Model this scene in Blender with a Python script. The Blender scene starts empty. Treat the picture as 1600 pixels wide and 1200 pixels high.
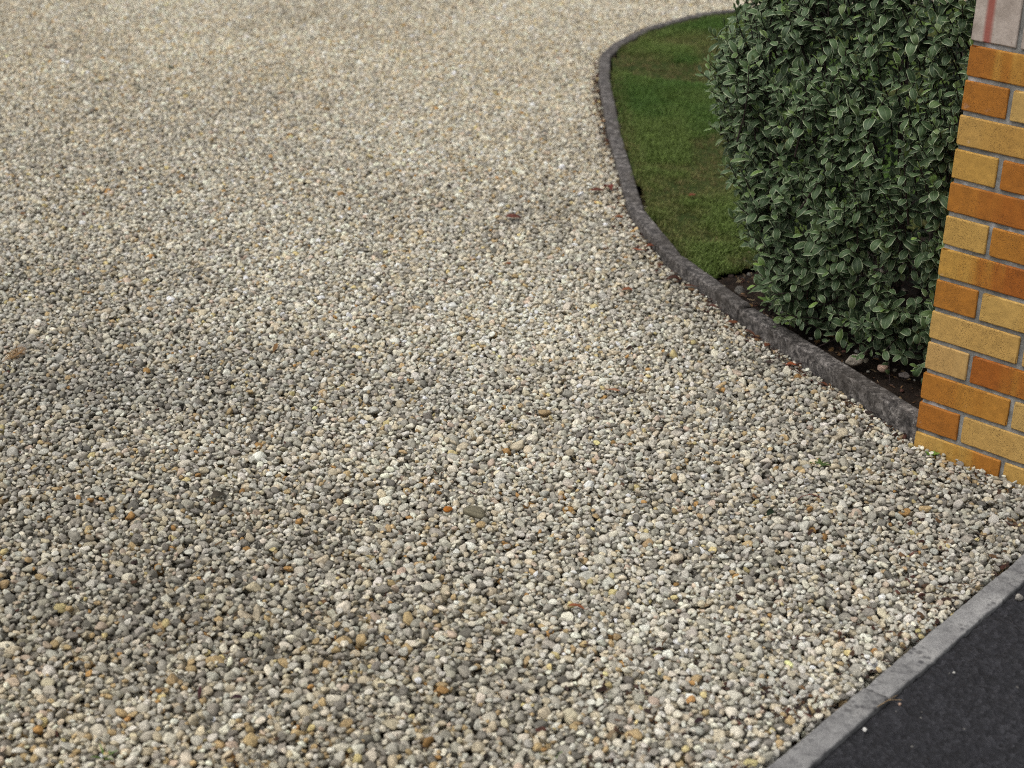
import bpy, bmesh, math, random
import numpy as np
from mathutils import Vector, Matrix, noise as mnoise

random.seed(7)
RNG = np.random.default_rng(7)
S = bpy.context.scene
C = S.collection

# ------------------------------------------------------------------ camera
cam_d = bpy.data.cameras.new('camera')
cam = bpy.data.objects.new('camera', cam_d)
C.objects.link(cam)
CAM_H = 1.708
_p, _r = 0.425093034, 0.0294314993
_fw = Vector((0, math.cos(_p), -math.sin(_p)))
_up0 = Vector((0, math.sin(_p), math.cos(_p)))
_rt0 = Vector((1, 0, 0))
_rt = _rt0 * math.cos(_r) + _up0 * math.sin(_r)
_up = _up0 * math.cos(_r) - _rt0 * math.sin(_r)
M = Matrix.Identity(4)
for i in range(3):
    M[i][0], M[i][1], M[i][2] = _rt[i], _up[i], -_fw[i]
M[2][3] = CAM_H
cam.matrix_world = M
cam_d.sensor_width = 36.0
cam_d.lens = 2605.97 / 1600 * 36.0
cam_d.clip_start = 0.05
cam_d.clip_end = 500
cam_d.dof.use_dof = True
cam_d.dof.focus_distance = 3.75
cam_d.dof.aperture_fstop = 3.8
S.camera = cam

# ------------------------------------------------------------------ sky, sun, exposure
SUN_EL, SUN_AZ = math.radians(62), math.atan2(-0.75, -0.35)   # from the left, a little behind the camera
W = bpy.data.worlds.new('World'); S.world = W; W.use_nodes = True
wn, wl = W.node_tree.nodes, W.node_tree.links
sky = wn.new('ShaderNodeTexSky'); sky.sky_type = 'NISHITA'; sky.sun_disc = False
sky.sun_elevation = SUN_EL; sky.sun_rotation = SUN_AZ
sky.air_density = 1.0; sky.dust_density = 7.0; sky.ozone_density = 1.0
hs = wn.new('ShaderNodeHueSaturation'); hs.inputs['Saturation'].default_value = 0.22
wl.new(sky.outputs[0], hs.inputs['Color'])
bgn = wn['Background']; wl.new(hs.outputs[0], bgn.inputs[0]); bgn.inputs[1].default_value = 0.135
sd = bpy.data.lights.new('sun', 'SUN'); sd.energy = 0.9; sd.angle = math.radians(45); sd.color = (1.0, 0.965, 0.91)
sun = bpy.data.objects.new('sun', sd); C.objects.link(sun)
_sd = Vector((math.sin(SUN_AZ) * math.cos(SUN_EL), math.cos(SUN_AZ) * math.cos(SUN_EL), math.sin(SUN_EL)))
sun.rotation_euler = _sd.to_track_quat('Z', 'Y').to_euler()
S.view_settings.view_transform = 'Standard'; S.view_settings.look = 'None'
S.view_settings.gamma = 1.0; S.view_settings.exposure = 0.0
S.render.engine = 'CYCLES'
S.cycles.use_denoising = False
S.cycles.max_bounces = 5; S.cycles.diffuse_bounces = 3
S.cycles.filter_width = 1.1

# ------------------------------------------------------------------ helpers
def lin(r, g, b):
    f = lambda c: (c / 255 / 12.92) if c / 255 <= 0.04045 else ((c / 255 + 0.055) / 1.055) ** 2.4
    return (f(r), f(g), f(b), 1.0)

def mesh_obj(name, verts, faces, mat=None, parent=None, smooth=False, loc=None):
    me = bpy.data.meshes.new(name)
    me.from_pydata([tuple(v) for v in verts], [], [tuple(f) for f in faces])
    if smooth:
        me.polygons.foreach_set('use_smooth', [True] * len(me.polygons))
    me.update()
    o = bpy.data.objects.new(name, me)
    C.objects.link(o)
    if mat: me.materials.append(mat)
    if parent: o.parent = parent
    if loc is not None: o.location = loc
    return o

def np_mesh(name, V, F, mat=None, smooth=True):
    """fast mesh from arrays: V (n,3), F (m,k)"""
    me = bpy.data.meshes.new(name)
    k = F.shape[1]
    me.vertices.add(len(V)); me.vertices.foreach_set('co', np.ascontiguousarray(V, np.float32).ravel())
    me.loops.add(F.size); me.loops.foreach_set('vertex_index', np.ascontiguousarray(F, np.int32).ravel())
    me.polygons.add(len(F)); me.polygons.foreach_set('loop_start', np.arange(0, F.size, k, dtype=np.int32))
    if smooth: me.polygons.foreach_set('use_smooth', np.ones(len(F), bool))
    me.update(calc_edges=True); me.validate()
    if mat: me.materials.append(mat)
    return me

def empty(name, loc=(0, 0, 0)):
    o = bpy.data.objects.new(name, None); C.objects.link(o); o.location = loc
    o.empty_display_size = 0.05
    return o

def tag(o, label=None, cat=None, group=None, kind=None):
    if label: o['label'] = label
    if cat: o['category'] = cat
    if group: o['group'] = group
    if kind: o['kind'] = kind
    return o

_T = np.random.default_rng(99).random((256, 256))
def vnoise(x, y, scale, seed=0):
    x = np.asarray(x, float) / scale + seed * 17.31; y = np.asarray(y, float) / scale + seed * 7.77
    xi = np.floor(x).astype(int); yi = np.floor(y).astype(int)
    fx = x - xi; fy = y - yi
    fx = fx * fx * (3 - 2 * fx); fy = fy * fy * (3 - 2 * fy)
    a = _T[xi & 255, yi & 255]; b = _T[(xi + 1) & 255, yi & 255]
    c = _T[xi & 255, (yi + 1) & 255]; d = _T[(xi + 1) & 255, (yi + 1) & 255]
    return (a * (1 - fx) + b * fx) * (1 - fy) + (c * (1 - fx) + d * fx) * fy
def fbm(x, y, scale, seed=0, oct=4):
    s = 0; a = 0.5; t = 0
    for k in range(oct):
        s = s + a * vnoise(x, y, scale / 2 ** k, seed + k); t += a; a *= 0.55
    return s / t

def inside_poly(X, Y, poly):
    r = np.zeros(X.shape, bool)
    n = len(poly)
    for i in range(n):
        x0, y0 = poly[i]; x1, y1 = poly[(i + 1) % n]
        if y0 == y1: continue
        m = ((y0 > Y) != (y1 > Y)) & (X < (x1 - x0) * (Y - y0) / (y1 - y0) + x0)
        r ^= m
    return r

# ------------------------------------------------------------------ material helpers
class NT:
    def __init__(s, name):
        s.m = bpy.data.materials.new(name); s.m.use_nodes = True
        s.t = s.m.node_tree; s.n = s.t.nodes; s.l = s.t.links
        s.b = s.n['Principled BSDF']
    def node(s, t, **kw):
        nd = s.n.new(t)
        for k, v in kw.items(): setattr(nd, k, v)
        return nd
    def link(s, a, b): s.l.new(a, b)
    def put(s, sock, v):
        if hasattr(v, 'is_output'): s.link(v, sock)
        else: sock.default_value = v
    def noise(s, vec, scale, detail=4, rough=0.55, dist=0.0):
        nd = s.node('ShaderNodeTexNoise'); s.put(nd.inputs['Vector'], vec)
        nd.inputs['Scale'].default_value = scale; nd.inputs['Detail'].default_value = detail
        nd.inputs['Roughness'].default_value = rough; nd.inputs['Distortion'].default_value = dist
        return nd.outputs['Fac']
    def voro(s, vec, scale, feature='F1', rand=1.0):
        nd = s.node('ShaderNodeTexVoronoi'); nd.feature = feature
        s.put(nd.inputs['Vector'], vec); nd.inputs['Scale'].default_value = scale
        nd.inputs['Randomness'].default_value = rand
        return nd
    def ramp(s, fac, stops, interp='LINEAR'):
        nd = s.node('ShaderNodeValToRGB'); s.put(nd.inputs[0], fac)
        cr = nd.color_ramp; cr.interpolation = interp
        while len(cr.elements) < len(stops): cr.elements.new(0.5)
        for e, (p, c) in zip(cr.elements, stops):
            e.position = p; e.color = c if len(c) == 4 else (*c, 1)
        return nd.outputs[0]
    def mix(s, fac, a, b, mode='MIX'):
        nd = s.node('ShaderNodeMix', data_type='RGBA', blend_type=mode)
        s.put(nd.inputs[0], fac); s.put(nd.inputs[6], a); s.put(nd.inputs[7], b)
        return nd.outputs[2]
    def math(s, op, a, b=0.0, clamp=False):
        nd = s.node('ShaderNodeMath', operation=op, use_clamp=clamp)
        s.put(nd.inputs[0], a); s.put(nd.inputs[1], b)
        return nd.outputs[0]
    def rng(s, v, a, b, c=0.0, d=1.0):
        nd = s.node('ShaderNodeMapRange'); s.put(nd.inputs[0], v)
        for i, q in zip((1, 2, 3, 4), (a, b, c, d)): nd.inputs[i].default_value = q
        return nd.outputs[0]
    def coord(s, which='Object'):
        return s.node('ShaderNodeTexCoord').outputs[which]
    def pos(s):
        return s.node('ShaderNodeNewGeometry').outputs['Position']
    def bump(s, h, strength=0.5, dist=0.002, normal=None):
        nd = s.node('ShaderNodeBump'); s.put(nd.inputs['Height'], h)
        nd.inputs['Strength'].default_value = strength; nd.inputs['Distance'].default_value = dist
        if normal is not None: s.link(normal, nd.inputs['Normal'])
        return nd.outputs[0]
    def attr(s, name, typ='GEOMETRY'):
        return s.node('ShaderNodeAttribute', attribute_name=name, attribute_type=typ)
    def out(s, col, rough=0.8, normal=None, spec=0.3):
        s.put(s.b.inputs['Base Color'], col); s.put(s.b.inputs['Roughness'], rough)
        s.b.inputs['Specular IOR Level'].default_value = spec
        if normal is not None: s.link(normal, s.b.inputs['Normal'])
        return s.m

G = lambda v: (v, v, v, 1)

def mat_stone(instancer=True):
    t = NT('gravel_stone' if instancer else 'loose_stone')
    c = t.coord('Object')
    if instancer:
        col = t.attr('col', 'INSTANCER').outputs['Color']
        off = t.node('ShaderNodeVectorMath', operation='MULTIPLY_ADD')
        t.link(t.attr('rnd', 'INSTANCER').outputs['Vector'], off.inputs[0]); off.inputs[1].default_value = (40, 40, 40)
        t.link(c, off.inputs[2]); c = off.outputs[0]
    else:
        col = t.node('ShaderNodeObjectInfo').outputs['Color']
    n1 = t.noise(c, 1.3, 2, 0.6, 0.4)
    n2 = t.noise(c, 5.0, 3, 0.7)
    n3 = t.noise(c, 17.0, 1, 0.6)
    a = t.mix(1.0, col, t.ramp(n1, [(0.25, G(0.66)), (0.5, G(0.97)), (0.75, G(1.15))]), 'MULTIPLY')
    a = t.mix(1.0, a, t.ramp(n2, [(0.3, G(0.68)), (0.5, G(1.0)), (0.7, G(1.13))]), 'MULTIPLY')
    a = t.mix(t.rng(n3, 0.62, 0.72, 0, 0.55), a, lin(92, 88, 80))
    h = t.math('ADD', t.math('MULTIPLY', n2, 1.0), t.math('MULTIPLY', n3, 0.35))
    return t.out(a, t.rng(n1, 0.3, 0.7, 0.62, 0.9), t.bump(h, 0.4, 0.11), 0.3)

def mat_ground():
    t = NT('gravel_bed'); p = t.pos()
    v = t.voro(p, 52); 
    c = t.ramp(v.outputs['Color'], [(0.0, lin(105, 100, 90)), (0.35, lin(160, 154, 140)), (0.7, lin(190, 184, 168)), (1.0, lin(165, 140, 105))])
    e = t.voro(p, 52, 'DISTANCE_TO_EDGE').outputs['Distance']
    near = t.ramp(e, [(0.0, G(0.25)), (0.12, G(1))])
    a = t.mix(1.0, c, near, 'MULTIPLY')
    a = t.mix(t.rng(t.noise(p, 18, 4), 0.35, 0.6), a, lin(74, 62, 50))
    return t.out(a, 0.95, t.bump(t.rng(e, 0, 0.25), 0.8, 0.01), 0.2)

def mat_asphalt():
    t = NT('asphalt'); p = t.pos()
    v = t.voro(p, 120); f = t.noise(p, 9, 5, 0.6); g = t.noise(p, 700, 2)
    a = t.ramp(v.outputs['Color'], [(0.0, lin(22, 22, 25)), (0.5, lin(35, 35, 39)), (0.92, lin(52, 52, 56)), (1.0, lin(90, 88, 86))])
    a = t.mix(1.0, a, t.ramp(f, [(0.3, G(0.78)), (0.7, G(1.15))]), 'MULTIPLY')
    big = t.voro(p, 55); 
    sp = t.math('MULTIPLY', t.rng(big.outputs['Distance'], 0.16, 0.10), t.rng(t.node('ShaderNodeSeparateColor').outputs[0], 0, 1) if False else t.rng(t.noise(p, 31, 1), 0.62, 0.66))
    a = t.mix(t.math('MULTIPLY', sp, 0.55), a, lin(150, 146, 138))
    h = t.math('ADD', v.outputs['Distance'], t.math('MULTIPLY', g, 0.4))
    return t.out(a, t.rng(f, 0.3, 0.7, 0.68, 0.85), t.bump(h, 1.0, 0.004), 0.35)

def mat_kerb_light():
    t = NT('pale_concrete'); p = t.coord('Object')
    n = t.noise(p, 14, 6, 0.65); f = t.noise(p, 300, 3, 0.75); b = t.noise(p, 4.2, 3)
    mo = t.noise(p, 48, 5, 0.7, 0.5)
    bl = t.voro(p, 58); 
    a = t.ramp(n, [(0.3, lin(114, 113, 113)), (0.55, lin(144, 143, 141)), (0.75, lin(164, 162, 158))])
    a = t.mix(1.0, a, t.ramp(f, [(0.3, G(0.60)), (0.5, G(1.0)), (0.7, G(1.22))]), 'MULTIPLY')
    a = t.mix(1.0, a, t.ramp(b, [(0.35, G(0.74)), (0.6, G(1.04))]), 'MULTIPLY')
    a = t.mix(t.math('MULTIPLY', t.rng(mo, 0.48, 0.64, 0, 0.7), t.rng(b, 0.62, 0.42)), a, lin(66, 65, 67))
    spot = t.math('MULTIPLY', t.rng(bl.outputs['Distance'], 0.42, 0.2), t.rng(t.noise(p, 13, 3), 0.46, 0.60))
    a = t.mix(t.math('MULTIPLY', spot, 0.75), a, lin(58, 57, 60))
    return t.out(a, 0.9, t.bump(t.math('ADD', f, t.math('MULTIPLY', n, 0.7)), 0.5, 0.0014), 0.25)

def mat_kerb_dark():
    t = NT('dark_weathered_concrete'); p = t.coord('Object')
    n = t.noise(p, 42, 6, 0.72, 0.0); f = t.noise(p, 260, 3, 0.75); b = t.noise(p, 6, 4)
    a = t.ramp(n, [(0.30, lin(36, 33, 32)), (0.48, lin(88, 84, 81)), (0.70, lin(158, 152, 147))])
    a = t.mix(1.0, a, t.ramp(f, [(0.3, G(0.55)), (0.52, G(1.0)), (0.70, G(1.3))]), 'MULTIPLY')
    pit = t.noise(p, 95, 3, 0.7)
    a = t.mix(t.rng(pit, 0.50, 0.62, 0, 0.8), a, lin(36, 34, 35))
    a = t.mix(t.rng(b, 0.50, 0.64, 0, 0.6), a, lin(56, 51, 46))
    white = t.math('MULTIPLY', t.rng(t.noise(p, 55, 2), 0.70, 0.74), 0.6)
    a = t.mix(white, a, lin(190, 188, 184))
    return t.out(a, 0.85, t.bump(t.math('SUBTRACT', t.math('ADD', t.math('MULTIPLY', f, 0.5), n), pit), 0.8, 0.0026), 0.25)

def mat_mortar():
    t = NT('mortar'); p = t.coord('Object')
    n = t.noise(p, 30, 5, 0.6); f = t.noise(p, 380, 3, 0.65); w = t.noise(p, 11, 4, 0.6)
    a = t.ramp(n, [(0.3, lin(96, 96, 93)), (0.7, lin(156, 155, 151))])
    a = t.mix(1.0, a, t.ramp(f, [(0.3, G(0.75)), (0.6, G(1.08))]), 'MULTIPLY')
    a = t.mix(t.rng(w, 0.58, 0.68, 0, 0.7), a, lin(205, 204, 206))
    return t.out(a, 0.92, t.bump(t.math('ADD', f, n), 0.6, 0.0015), 0.2)

def mat_brick():
    """object colour: R, G = how orange the left and right ends are; B = paleness"""
    t = NT('yellow_orange_brick'); c = t.coord('Object')
    oi = t.node('ShaderNodeObjectInfo')
    sc = t.node('ShaderNodeSeparateColor'); t.link(oi.outputs['Color'], sc.inputs[0])
    of = t.node('ShaderNodeVectorMath', operation='MULTIPLY_ADD'); 
    cx = t.node('ShaderNodeCombineXYZ')
    for k in range(3): t.link(t.math('MULTIPLY', oi.outputs['Random'], 7.0 + 5 * k), cx.inputs[k])
    t.link(c, of.inputs[0]); of.inputs[1].default_value = (1, 1, 1); t.link(cx.outputs[0], of.inputs[2])
    p = of.outputs[0]
    sx = t.node('ShaderNodeSeparateXYZ'); t.link(c, sx.inputs[0])
    st = t.node('ShaderNodeMapping'); t.link(p, st.inputs[0]); st.inputs['Scale'].default_value = (1, 1, 0.12)
    wob = t.noise(st.outputs[0], 22, 3, 0.5)
    g = t.math('ADD', t.rng(sx.outputs[0], -0.08, 0.08), t.math('MULTIPLY', t.math('SUBTRACT', wob, 0.5), 1.5), True)
    g = t.rng(g, 0.15, 0.85)
    g.node.interpolation_type = 'SMOOTHSTEP'
    om = t.node('ShaderNodeMix', data_type='FLOAT'); t.link(g, om.inputs[0]); t.link(sc.outputs[0], om.inputs[2]); t.link(sc.outputs[1], om.inputs[3])
    orange = t.ramp(om.outputs[0], [(0.0, lin(190, 157, 92)), (0.35, lin(180, 138, 64)), (0.65, lin(170, 116, 44)), (1.0, lin(154, 88, 28))])
    a = t.mix(t.math('MULTIPLY', sc.outputs[2], 0.85), orange, lin(186, 170, 158))
    n = t.noise(p, 60, 4, 0.6)
    a = t.mix(1.0, a, t.ramp(n, [(0.3, G(0.82)), (0.7, G(1.12))]), 'MULTIPLY')
    s1 = t.noise(p, 520, 2, 0.6); patch = t.noise(p, 14, 3)
    spk = t.math('MULTIPLY', t.rng(s1, 0.58, 0.66), t.rng(patch, 0.40, 0.62, 0.12, 1.0))
    a = t.mix(t.math('MULTIPLY', spk, 0.75), a, lin(92, 58, 32))
    s2 = t.noise(p, 190, 2, 0.5)
    a = t.mix(t.math('MULTIPLY', t.rng(s2, 0.72, 0.76), 0.7), a, lin(96, 52, 34))
    ef = t.math('MULTIPLY', t.rng(t.noise(p, 17, 4, 0.65), 0.64, 0.74), t.rng(sx.outputs[2], -0.012, -0.033))
    a = t.mix(t.math('MULTIPLY', ef, 0.7), a, lin(214, 208, 204))
    h = t.math('SUBTRACT', t.math('MULTIPLY', n, 0.4), t.math('MULTIPLY', spk, 0.5))
    return t.out(a, 0.72, t.bump(h, 0.8, 0.0016), 0.3)

def mat_soldier():
    t = NT('pale_pink_brick'); c = t.coord('Object')
    sx = t.node('ShaderNodeSeparateXYZ'); t.link(c, sx.inputs[0])
    st = t.node('ShaderNodeMapping'); t.link(c, st.inputs[0]); st.inputs['Scale'].default_value = (1, 1, 0.1)
    x = t.math('ADD', sx.outputs[0], t.math('MULTIPLY', t.math('SUBTRACT', t.noise(st.outputs[0], 30, 3), 0.5), 0.012))
    d = t.math('ABSOLUTE', t.math('ADD', x, 0.015))
    a = t.ramp(t.noise(c, 24, 5, 0.65), [(0.3, lin(150, 138, 128)), (0.55, lin(178, 166, 156)), (0.75, lin(196, 186, 176))])
    a = t.mix(t.rng(d, 0.011, 0.004, 0, 0.85), a, lin(150, 74, 62))
    a = t.mix(t.rng(t.noise(c, 210, 2), 0.68, 0.74, 0, 0.7), a, lin(110, 84, 74))
    return t.out(a, 0.85, t.bump(t.noise(c, 160, 4), 0.4, 0.0015), 0.25)

def mat_leaf():
    """leafdata: R across (0 midrib..1 margin), G along, B tint, A youth"""
    t = NT('variegated_leaf')
    at = t.attr('leafdata'); sc = t.node('ShaderNodeSeparateColor'); t.link(at.outputs['Color'], sc.inputs[0])
    x, al, ti, yo = sc.outputs[0], sc.outputs[1], sc.outputs[2], at.outputs['Alpha']
    p = t.pos()
    n = t.noise(p, 160, 3, 0.6)
    base = t.ramp(ti, [(0.0, lin(48, 64, 42)), (0.4, lin(64, 85, 55)), (0.75, lin(80, 103, 65)), (1.0, lin(102, 120, 72))])
    base = t.mix(yo, base, lin(122, 152, 66))
    base = t.mix(1.0, base, t.ramp(n, [(0.3, G(0.8)), (0.7, G(1.15))]), 'MULTIPLY')
    base = t.mix(t.rng(x, 0.10, 0.02, 0, 0.35), base, lin(140, 156, 116))
    mw = t.math('ADD', x, t.math('MULTIPLY', t.math('SUBTRACT', n, 0.5), 0.26))
    mar = t.rng(mw, 0.79, 0.88); 
    col = t.mix(t.math('MULTIPLY', mar, t.rng(ti, 0.2, 0.9, 0.5, 0.95)), base, lin(176, 186, 152))
    geo = t.node('ShaderNodeNewGeometry')
    col = t.mix(t.math('MULTIPLY', geo.outputs['Backfacing'], 0.5), col, lin(120, 138, 104))
    m = t.out(col, 0.6, t.bump(t.math('MULTIPLY', n, 1.0), 0.15, 0.001), 0.4)
    tr = t.node('ShaderNodeBsdfTranslucent'); t.link(col, tr.inputs[0])
    ms = t.node('ShaderNodeMixShader'); ms.inputs[0].default_value = 0.16
    t.link(t.b.outputs[0], ms.inputs[1]); t.link(tr.outputs[0], ms.inputs[2])
    t.link(ms.outputs[0], t.n['Material Output'].inputs[0])
    return m

def mat_simple(name, c1, c2, scale=40, rough=0.8, spec=0.3, bump=0.3):
    t = NT(name); p = t.coord('Object')
    n = t.noise(p, scale, 4, 0.6)
    return t.out(t.ramp(n, [(0.3, c1), (0.7, c2)]), rough, t.bump(n, bump, 0.002), spec)

def mat_litter():
    t = NT('dry_leaf'); p = t.coord('Object'); c = t.node('ShaderNodeObjectInfo').outputs['Color']
    n = t.noise(p, 150, 4, 0.6)
    a = t.mix(1.0, c, t.ramp(n, [(0.3, G(0.55)), (0.7, G(1.25))]), 'MULTIPLY')
    return t.out(a, 0.65, t.bump(n, 0.4, 0.001), 0.3)

def mat_soil():
    t = NT('soil'); p = t.pos()
    n = t.noise(p, 35, 6, 0.7); f = t.noise(p, 260, 3, 0.7)
    a = t.ramp(n, [(0.3, lin(24, 19, 16)), (0.55, lin(42, 34, 28)), (0.75, lin(64, 52, 42))])
    a = t.mix(t.rng(f, 0.62, 0.72, 0, 0.6), a, lin(112, 84, 58))
    return t.out(a, 0.95, t.bump(t.math('ADD', n, f), 0.9, 0.006), 0.15)

def mat_lawn():
    t = NT('lawn_thatch'); p = t.pos()
    n = t.noise(p, 3.5, 4, 0.6); f = t.noise(p, 120, 3, 0.7)
    a = t.ramp(n, [(0.3, lin(50, 66, 30)), (0.6, lin(66, 74, 38)), (0.75, lin(92, 82, 54))])
    a = t.mix(1.0, a, t.ramp(f, [(0.3, G(0.5)), (0.7, G(1.2))]), 'MULTIPLY')
    return t.out(a, 0.95, t.bump(f, 0.8, 0.01), 0.1)

def mat_grass():
    t = NT('grass_blade'); col = t.attr('col', 'INSTANCER').outputs['Color']
    n = t.noise(t.pos(), 200, 2)
    a = t.mix(1.0, col, t.ramp(n, [(0.3, G(0.7)), (0.7, G(1.25))]), 'MULTIPLY')
    m = t.out(a, 0.6, None, 0.2)
    tr = t.node('ShaderNodeBsdfTranslucent'); t.link(a, tr.inputs[0])
    ms = t.node('ShaderNodeMixShader'); ms.inputs[0].default_value = 0.3
    t.link(t.b.outputs[0], ms.inputs[1]); t.link(tr.outputs[0], ms.inputs[2])
    t.link(ms.outputs[0], t.n['Material Output'].inputs[0])
    return m

MS = mat_stone(True); MS1 = mat_stone(False)
M_GROUND, M_ASPH, M_KL, M_KD = mat_ground(), mat_asphalt(), mat_kerb_light(), mat_kerb_dark()
M_MORT, M_BRICK, M_SOLD, M_LEAF = mat_mortar(), mat_brick(), mat_soldier(), mat_leaf()
M_TWIG = mat_simple('dark_twig', lin(30, 24, 24), lin(58, 46, 42), 120, 0.7)
M_LIT, M_SOIL, M_LAWN, M_GRASS = mat_litter(), mat_soil(), mat_lawn(), mat_grass()
M_DGREEN = mat_simple('dull_green', lin(42, 60, 28), lin(70, 88, 40), 90, 0.6)
M_GREEN = mat_simple('fresh_green', lin(70, 102, 38), lin(108, 134, 58), 90, 0.5)

# ------------------------------------------------------------------ layout of the place (metres; gravel surface at z = 0)
A = np.array([0.9374, 3.4871])                       # drive-side corner of the pier nearest the hedge
AZ = -0.728084
U = np.array([math.cos(AZ), math.sin(AZ)])           # along the pier's drive-side face, towards the street
Vv = np.array([-U[1], U[0]])                         # away from the drive
def uv(u, v, z=0.0): 
    p = A + U * u + Vv * v
    return (p[0], p[1], z)
PW = 0.3275
KERB = [(0.972, 3.496), (0.628, 4.224), (0.468, 4.650), (0.382, 5.084), (0.351, 5.98), (0.344, 6.80), (0.363, 7.203),
        (0.438, 7.468), (0.565, 7.745), (0.692, 7.914), (0.845, 8.107), (1.036, 8.237), (1.45, 8.43), (1.98, 8.58), (2.6, 8.68), (3.5, 8.74)]
KW = 0.047
KTOP = [0.060, 0.047, 0.036, 0.031] + [0.029] * 12
E0 = np.array([0.443, 2.261]); EAZ = math.atan2(0.74, 0.622)
ED = np.array([math.cos(EAZ), math.sin(EAZ)]); EN = np.array([ED[1], -ED[0]])     # EN points to the footpath
EW = 0.0505

def level(x, y):
    return 0.012 * (fbm(x, y, 1.1, 3, 3) - 0.5) * 2

# ground sheet under everything
Lg = 120
gs = mesh_obj('ground', [(-Lg, -Lg, -0.05), (Lg, -Lg, -0.05), (Lg, Lg, -0.05), (-Lg, Lg, -0.05)], [(0, 1, 2, 3)], M_GROUND)
tag(gs, kind='structure')
# drive bed just below the stones
db = mesh_obj('driveway', [(-14, -4, -0.030), (0.3, -4, -0.030), (0.3, 14, -0.030), (-14, 14, -0.030)], [(0, 1, 2, 3)], M_GROUND)
tag(db, kind='structure')

# footpath: fine grid near the camera, coarse beyond
def footpath():
    s = np.concatenate([[-6, -3, -1.2], np.arange(-0.55, 1.85, 0.006), [2.4, 4, 8]])
    tt = np.concatenate([np.arange(EW + 0.001, 0.95, 0.006), [1.2, 2, 5]])
    SS, TT = np.meshgrid(s, tt, indexing='ij')
    X = E0[0] + ED[0] * SS + EN[0] * TT; Y = E0[1] + ED[1] * SS + EN[1] * TT
    Z = -0.004 + 0.004 * (fbm(X, Y, 0.5, 11, 3) - 0.5) + 0.005 * (vnoise(X, Y, 0.009, 12) - 0.5) + 0.004 * (vnoise(X, Y, 0.016, 13) - 0.5) - 0.004 * np.exp(-(TT - EW) / 0.012)
    ni, nj = SS.shape
    idx = np.arange(ni * nj).reshape(ni, nj)
    F = np.stack([idx[:-1, :-1], idx[1:, :-1], idx[1:, 1:], idx[:-1, 1:]], -1).reshape(-1, 4)
    F = F[:, ::-1]
    me = np_mesh('footpath', np.stack([X, Y, Z], -1).reshape(-1, 3), F, M_ASPH)
    o = bpy.data.objects.new('footpath', me); C.objects.link(o); tag(o, kind='structure')
footpath()

# ------------------------------------------------------------------ edgings
def edging_block(name, a, b, na, nb, width, za, zb, depth, mat, parent, rnd, rough, seed):
    """one block from a to b (2D), na / nb = unit mitre offsets at its ends"""
    a, b, na, nb = map(np.array, (a, b, na, nb))
    L = np.linalg.norm(b - a); n = max(6, int(L / 0.009))
    h = width / 2
    prof = []                              # (side, z offset from the top), going round without the bottom
    left = [(-1, -depth), (-1, -depth * 0.6)] + [(-1, z) for z in (-0.065, -0.052, -0.040, -0.028, -0.018, -rnd - 0.004)] + [(-1, -rnd)]
    for k in (1, 2):
        an = k / 3 * math.pi / 2
        left.append((-1 + rnd / h * (1 - math.cos(an)), -rnd * (1 - math.sin(an))))
    left += [(-1 + rnd / h, 0), (-1 + (rnd + 0.003) / h, 0), (-0.45, 0)]
    prof = left + [(0, 0)] + [(-x, z) for x, z in left[::-1]]
    m = len(prof); V = []
    mid = (a + b) / 2
    for i in range(n + 1):
        t = i / n
        c = a + (b - a) * t; off = na * (1 - t) + nb * t
        ze = za + (zb - za) * t
        endr = 0.0025 if i in (0, n) else 0.0
        for (sx, sz) in prof:
            p = Vector((c[0] + off[0] * h * sx * (1 - endr * 12), c[1] + off[1] * h * sx * (1 - endr * 12), ze + sz - endr))
            q = Vector((p.x + seed * 3.1, p.y, p.z))
            d = mnoise.noise_vector(q * 45) * rough + mnoise.noise_vector(q * 14) * rough * 1.2 + mnoise.noise_vector(q * 130) * rough * 0.9
            V.append((p.x + d.x - mid[0], p.y + d.y - mid[1], p.z + d.z * (1.0 if sz > -0.05 else 0.2)))
    F = []
    for i in range(n):
        for j in range(m - 1):
            F.append((i * m + j, i * m + j + 1, (i + 1) * m + j + 1, (i + 1) * m + j))
    F.append(tuple(range(m))[::-1]); F.append(tuple(n * m + j for j in range(m)))
    F = [f[::-1] for f in F]
    o = mesh_obj(name, V, F, mat, parent, True, (mid[0], mid[1], 0))
    return o

kerb_root = empty('curved_edging', (KERB[3][0], KERB[3][1], 0))
tag(kerb_root, 'dark weathered concrete edging curving round the lawn to the brick pier', 'edging')
K = [np.array(p) for p in KERB]
mit = []
for i, p in enumerate(K):
    d0 = (p - K[i - 1]) / np.linalg.norm(p - K[i - 1]) if i else None
    d1 = (K[i + 1] - p) / np.linalg.norm(K[i + 1] - p) if i < len(K) - 1 else None
    if d0 is None: d0 = d1
    if d1 is None: d1 = d0
    n0 = np.array([-d0[1], d0[0]]); n1 = np.array([-d1[1], d1[0]])
    b = n0 + n1; b /= np.linalg.norm(b); b /= (b @ n0)
    mit.append(b)
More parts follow.
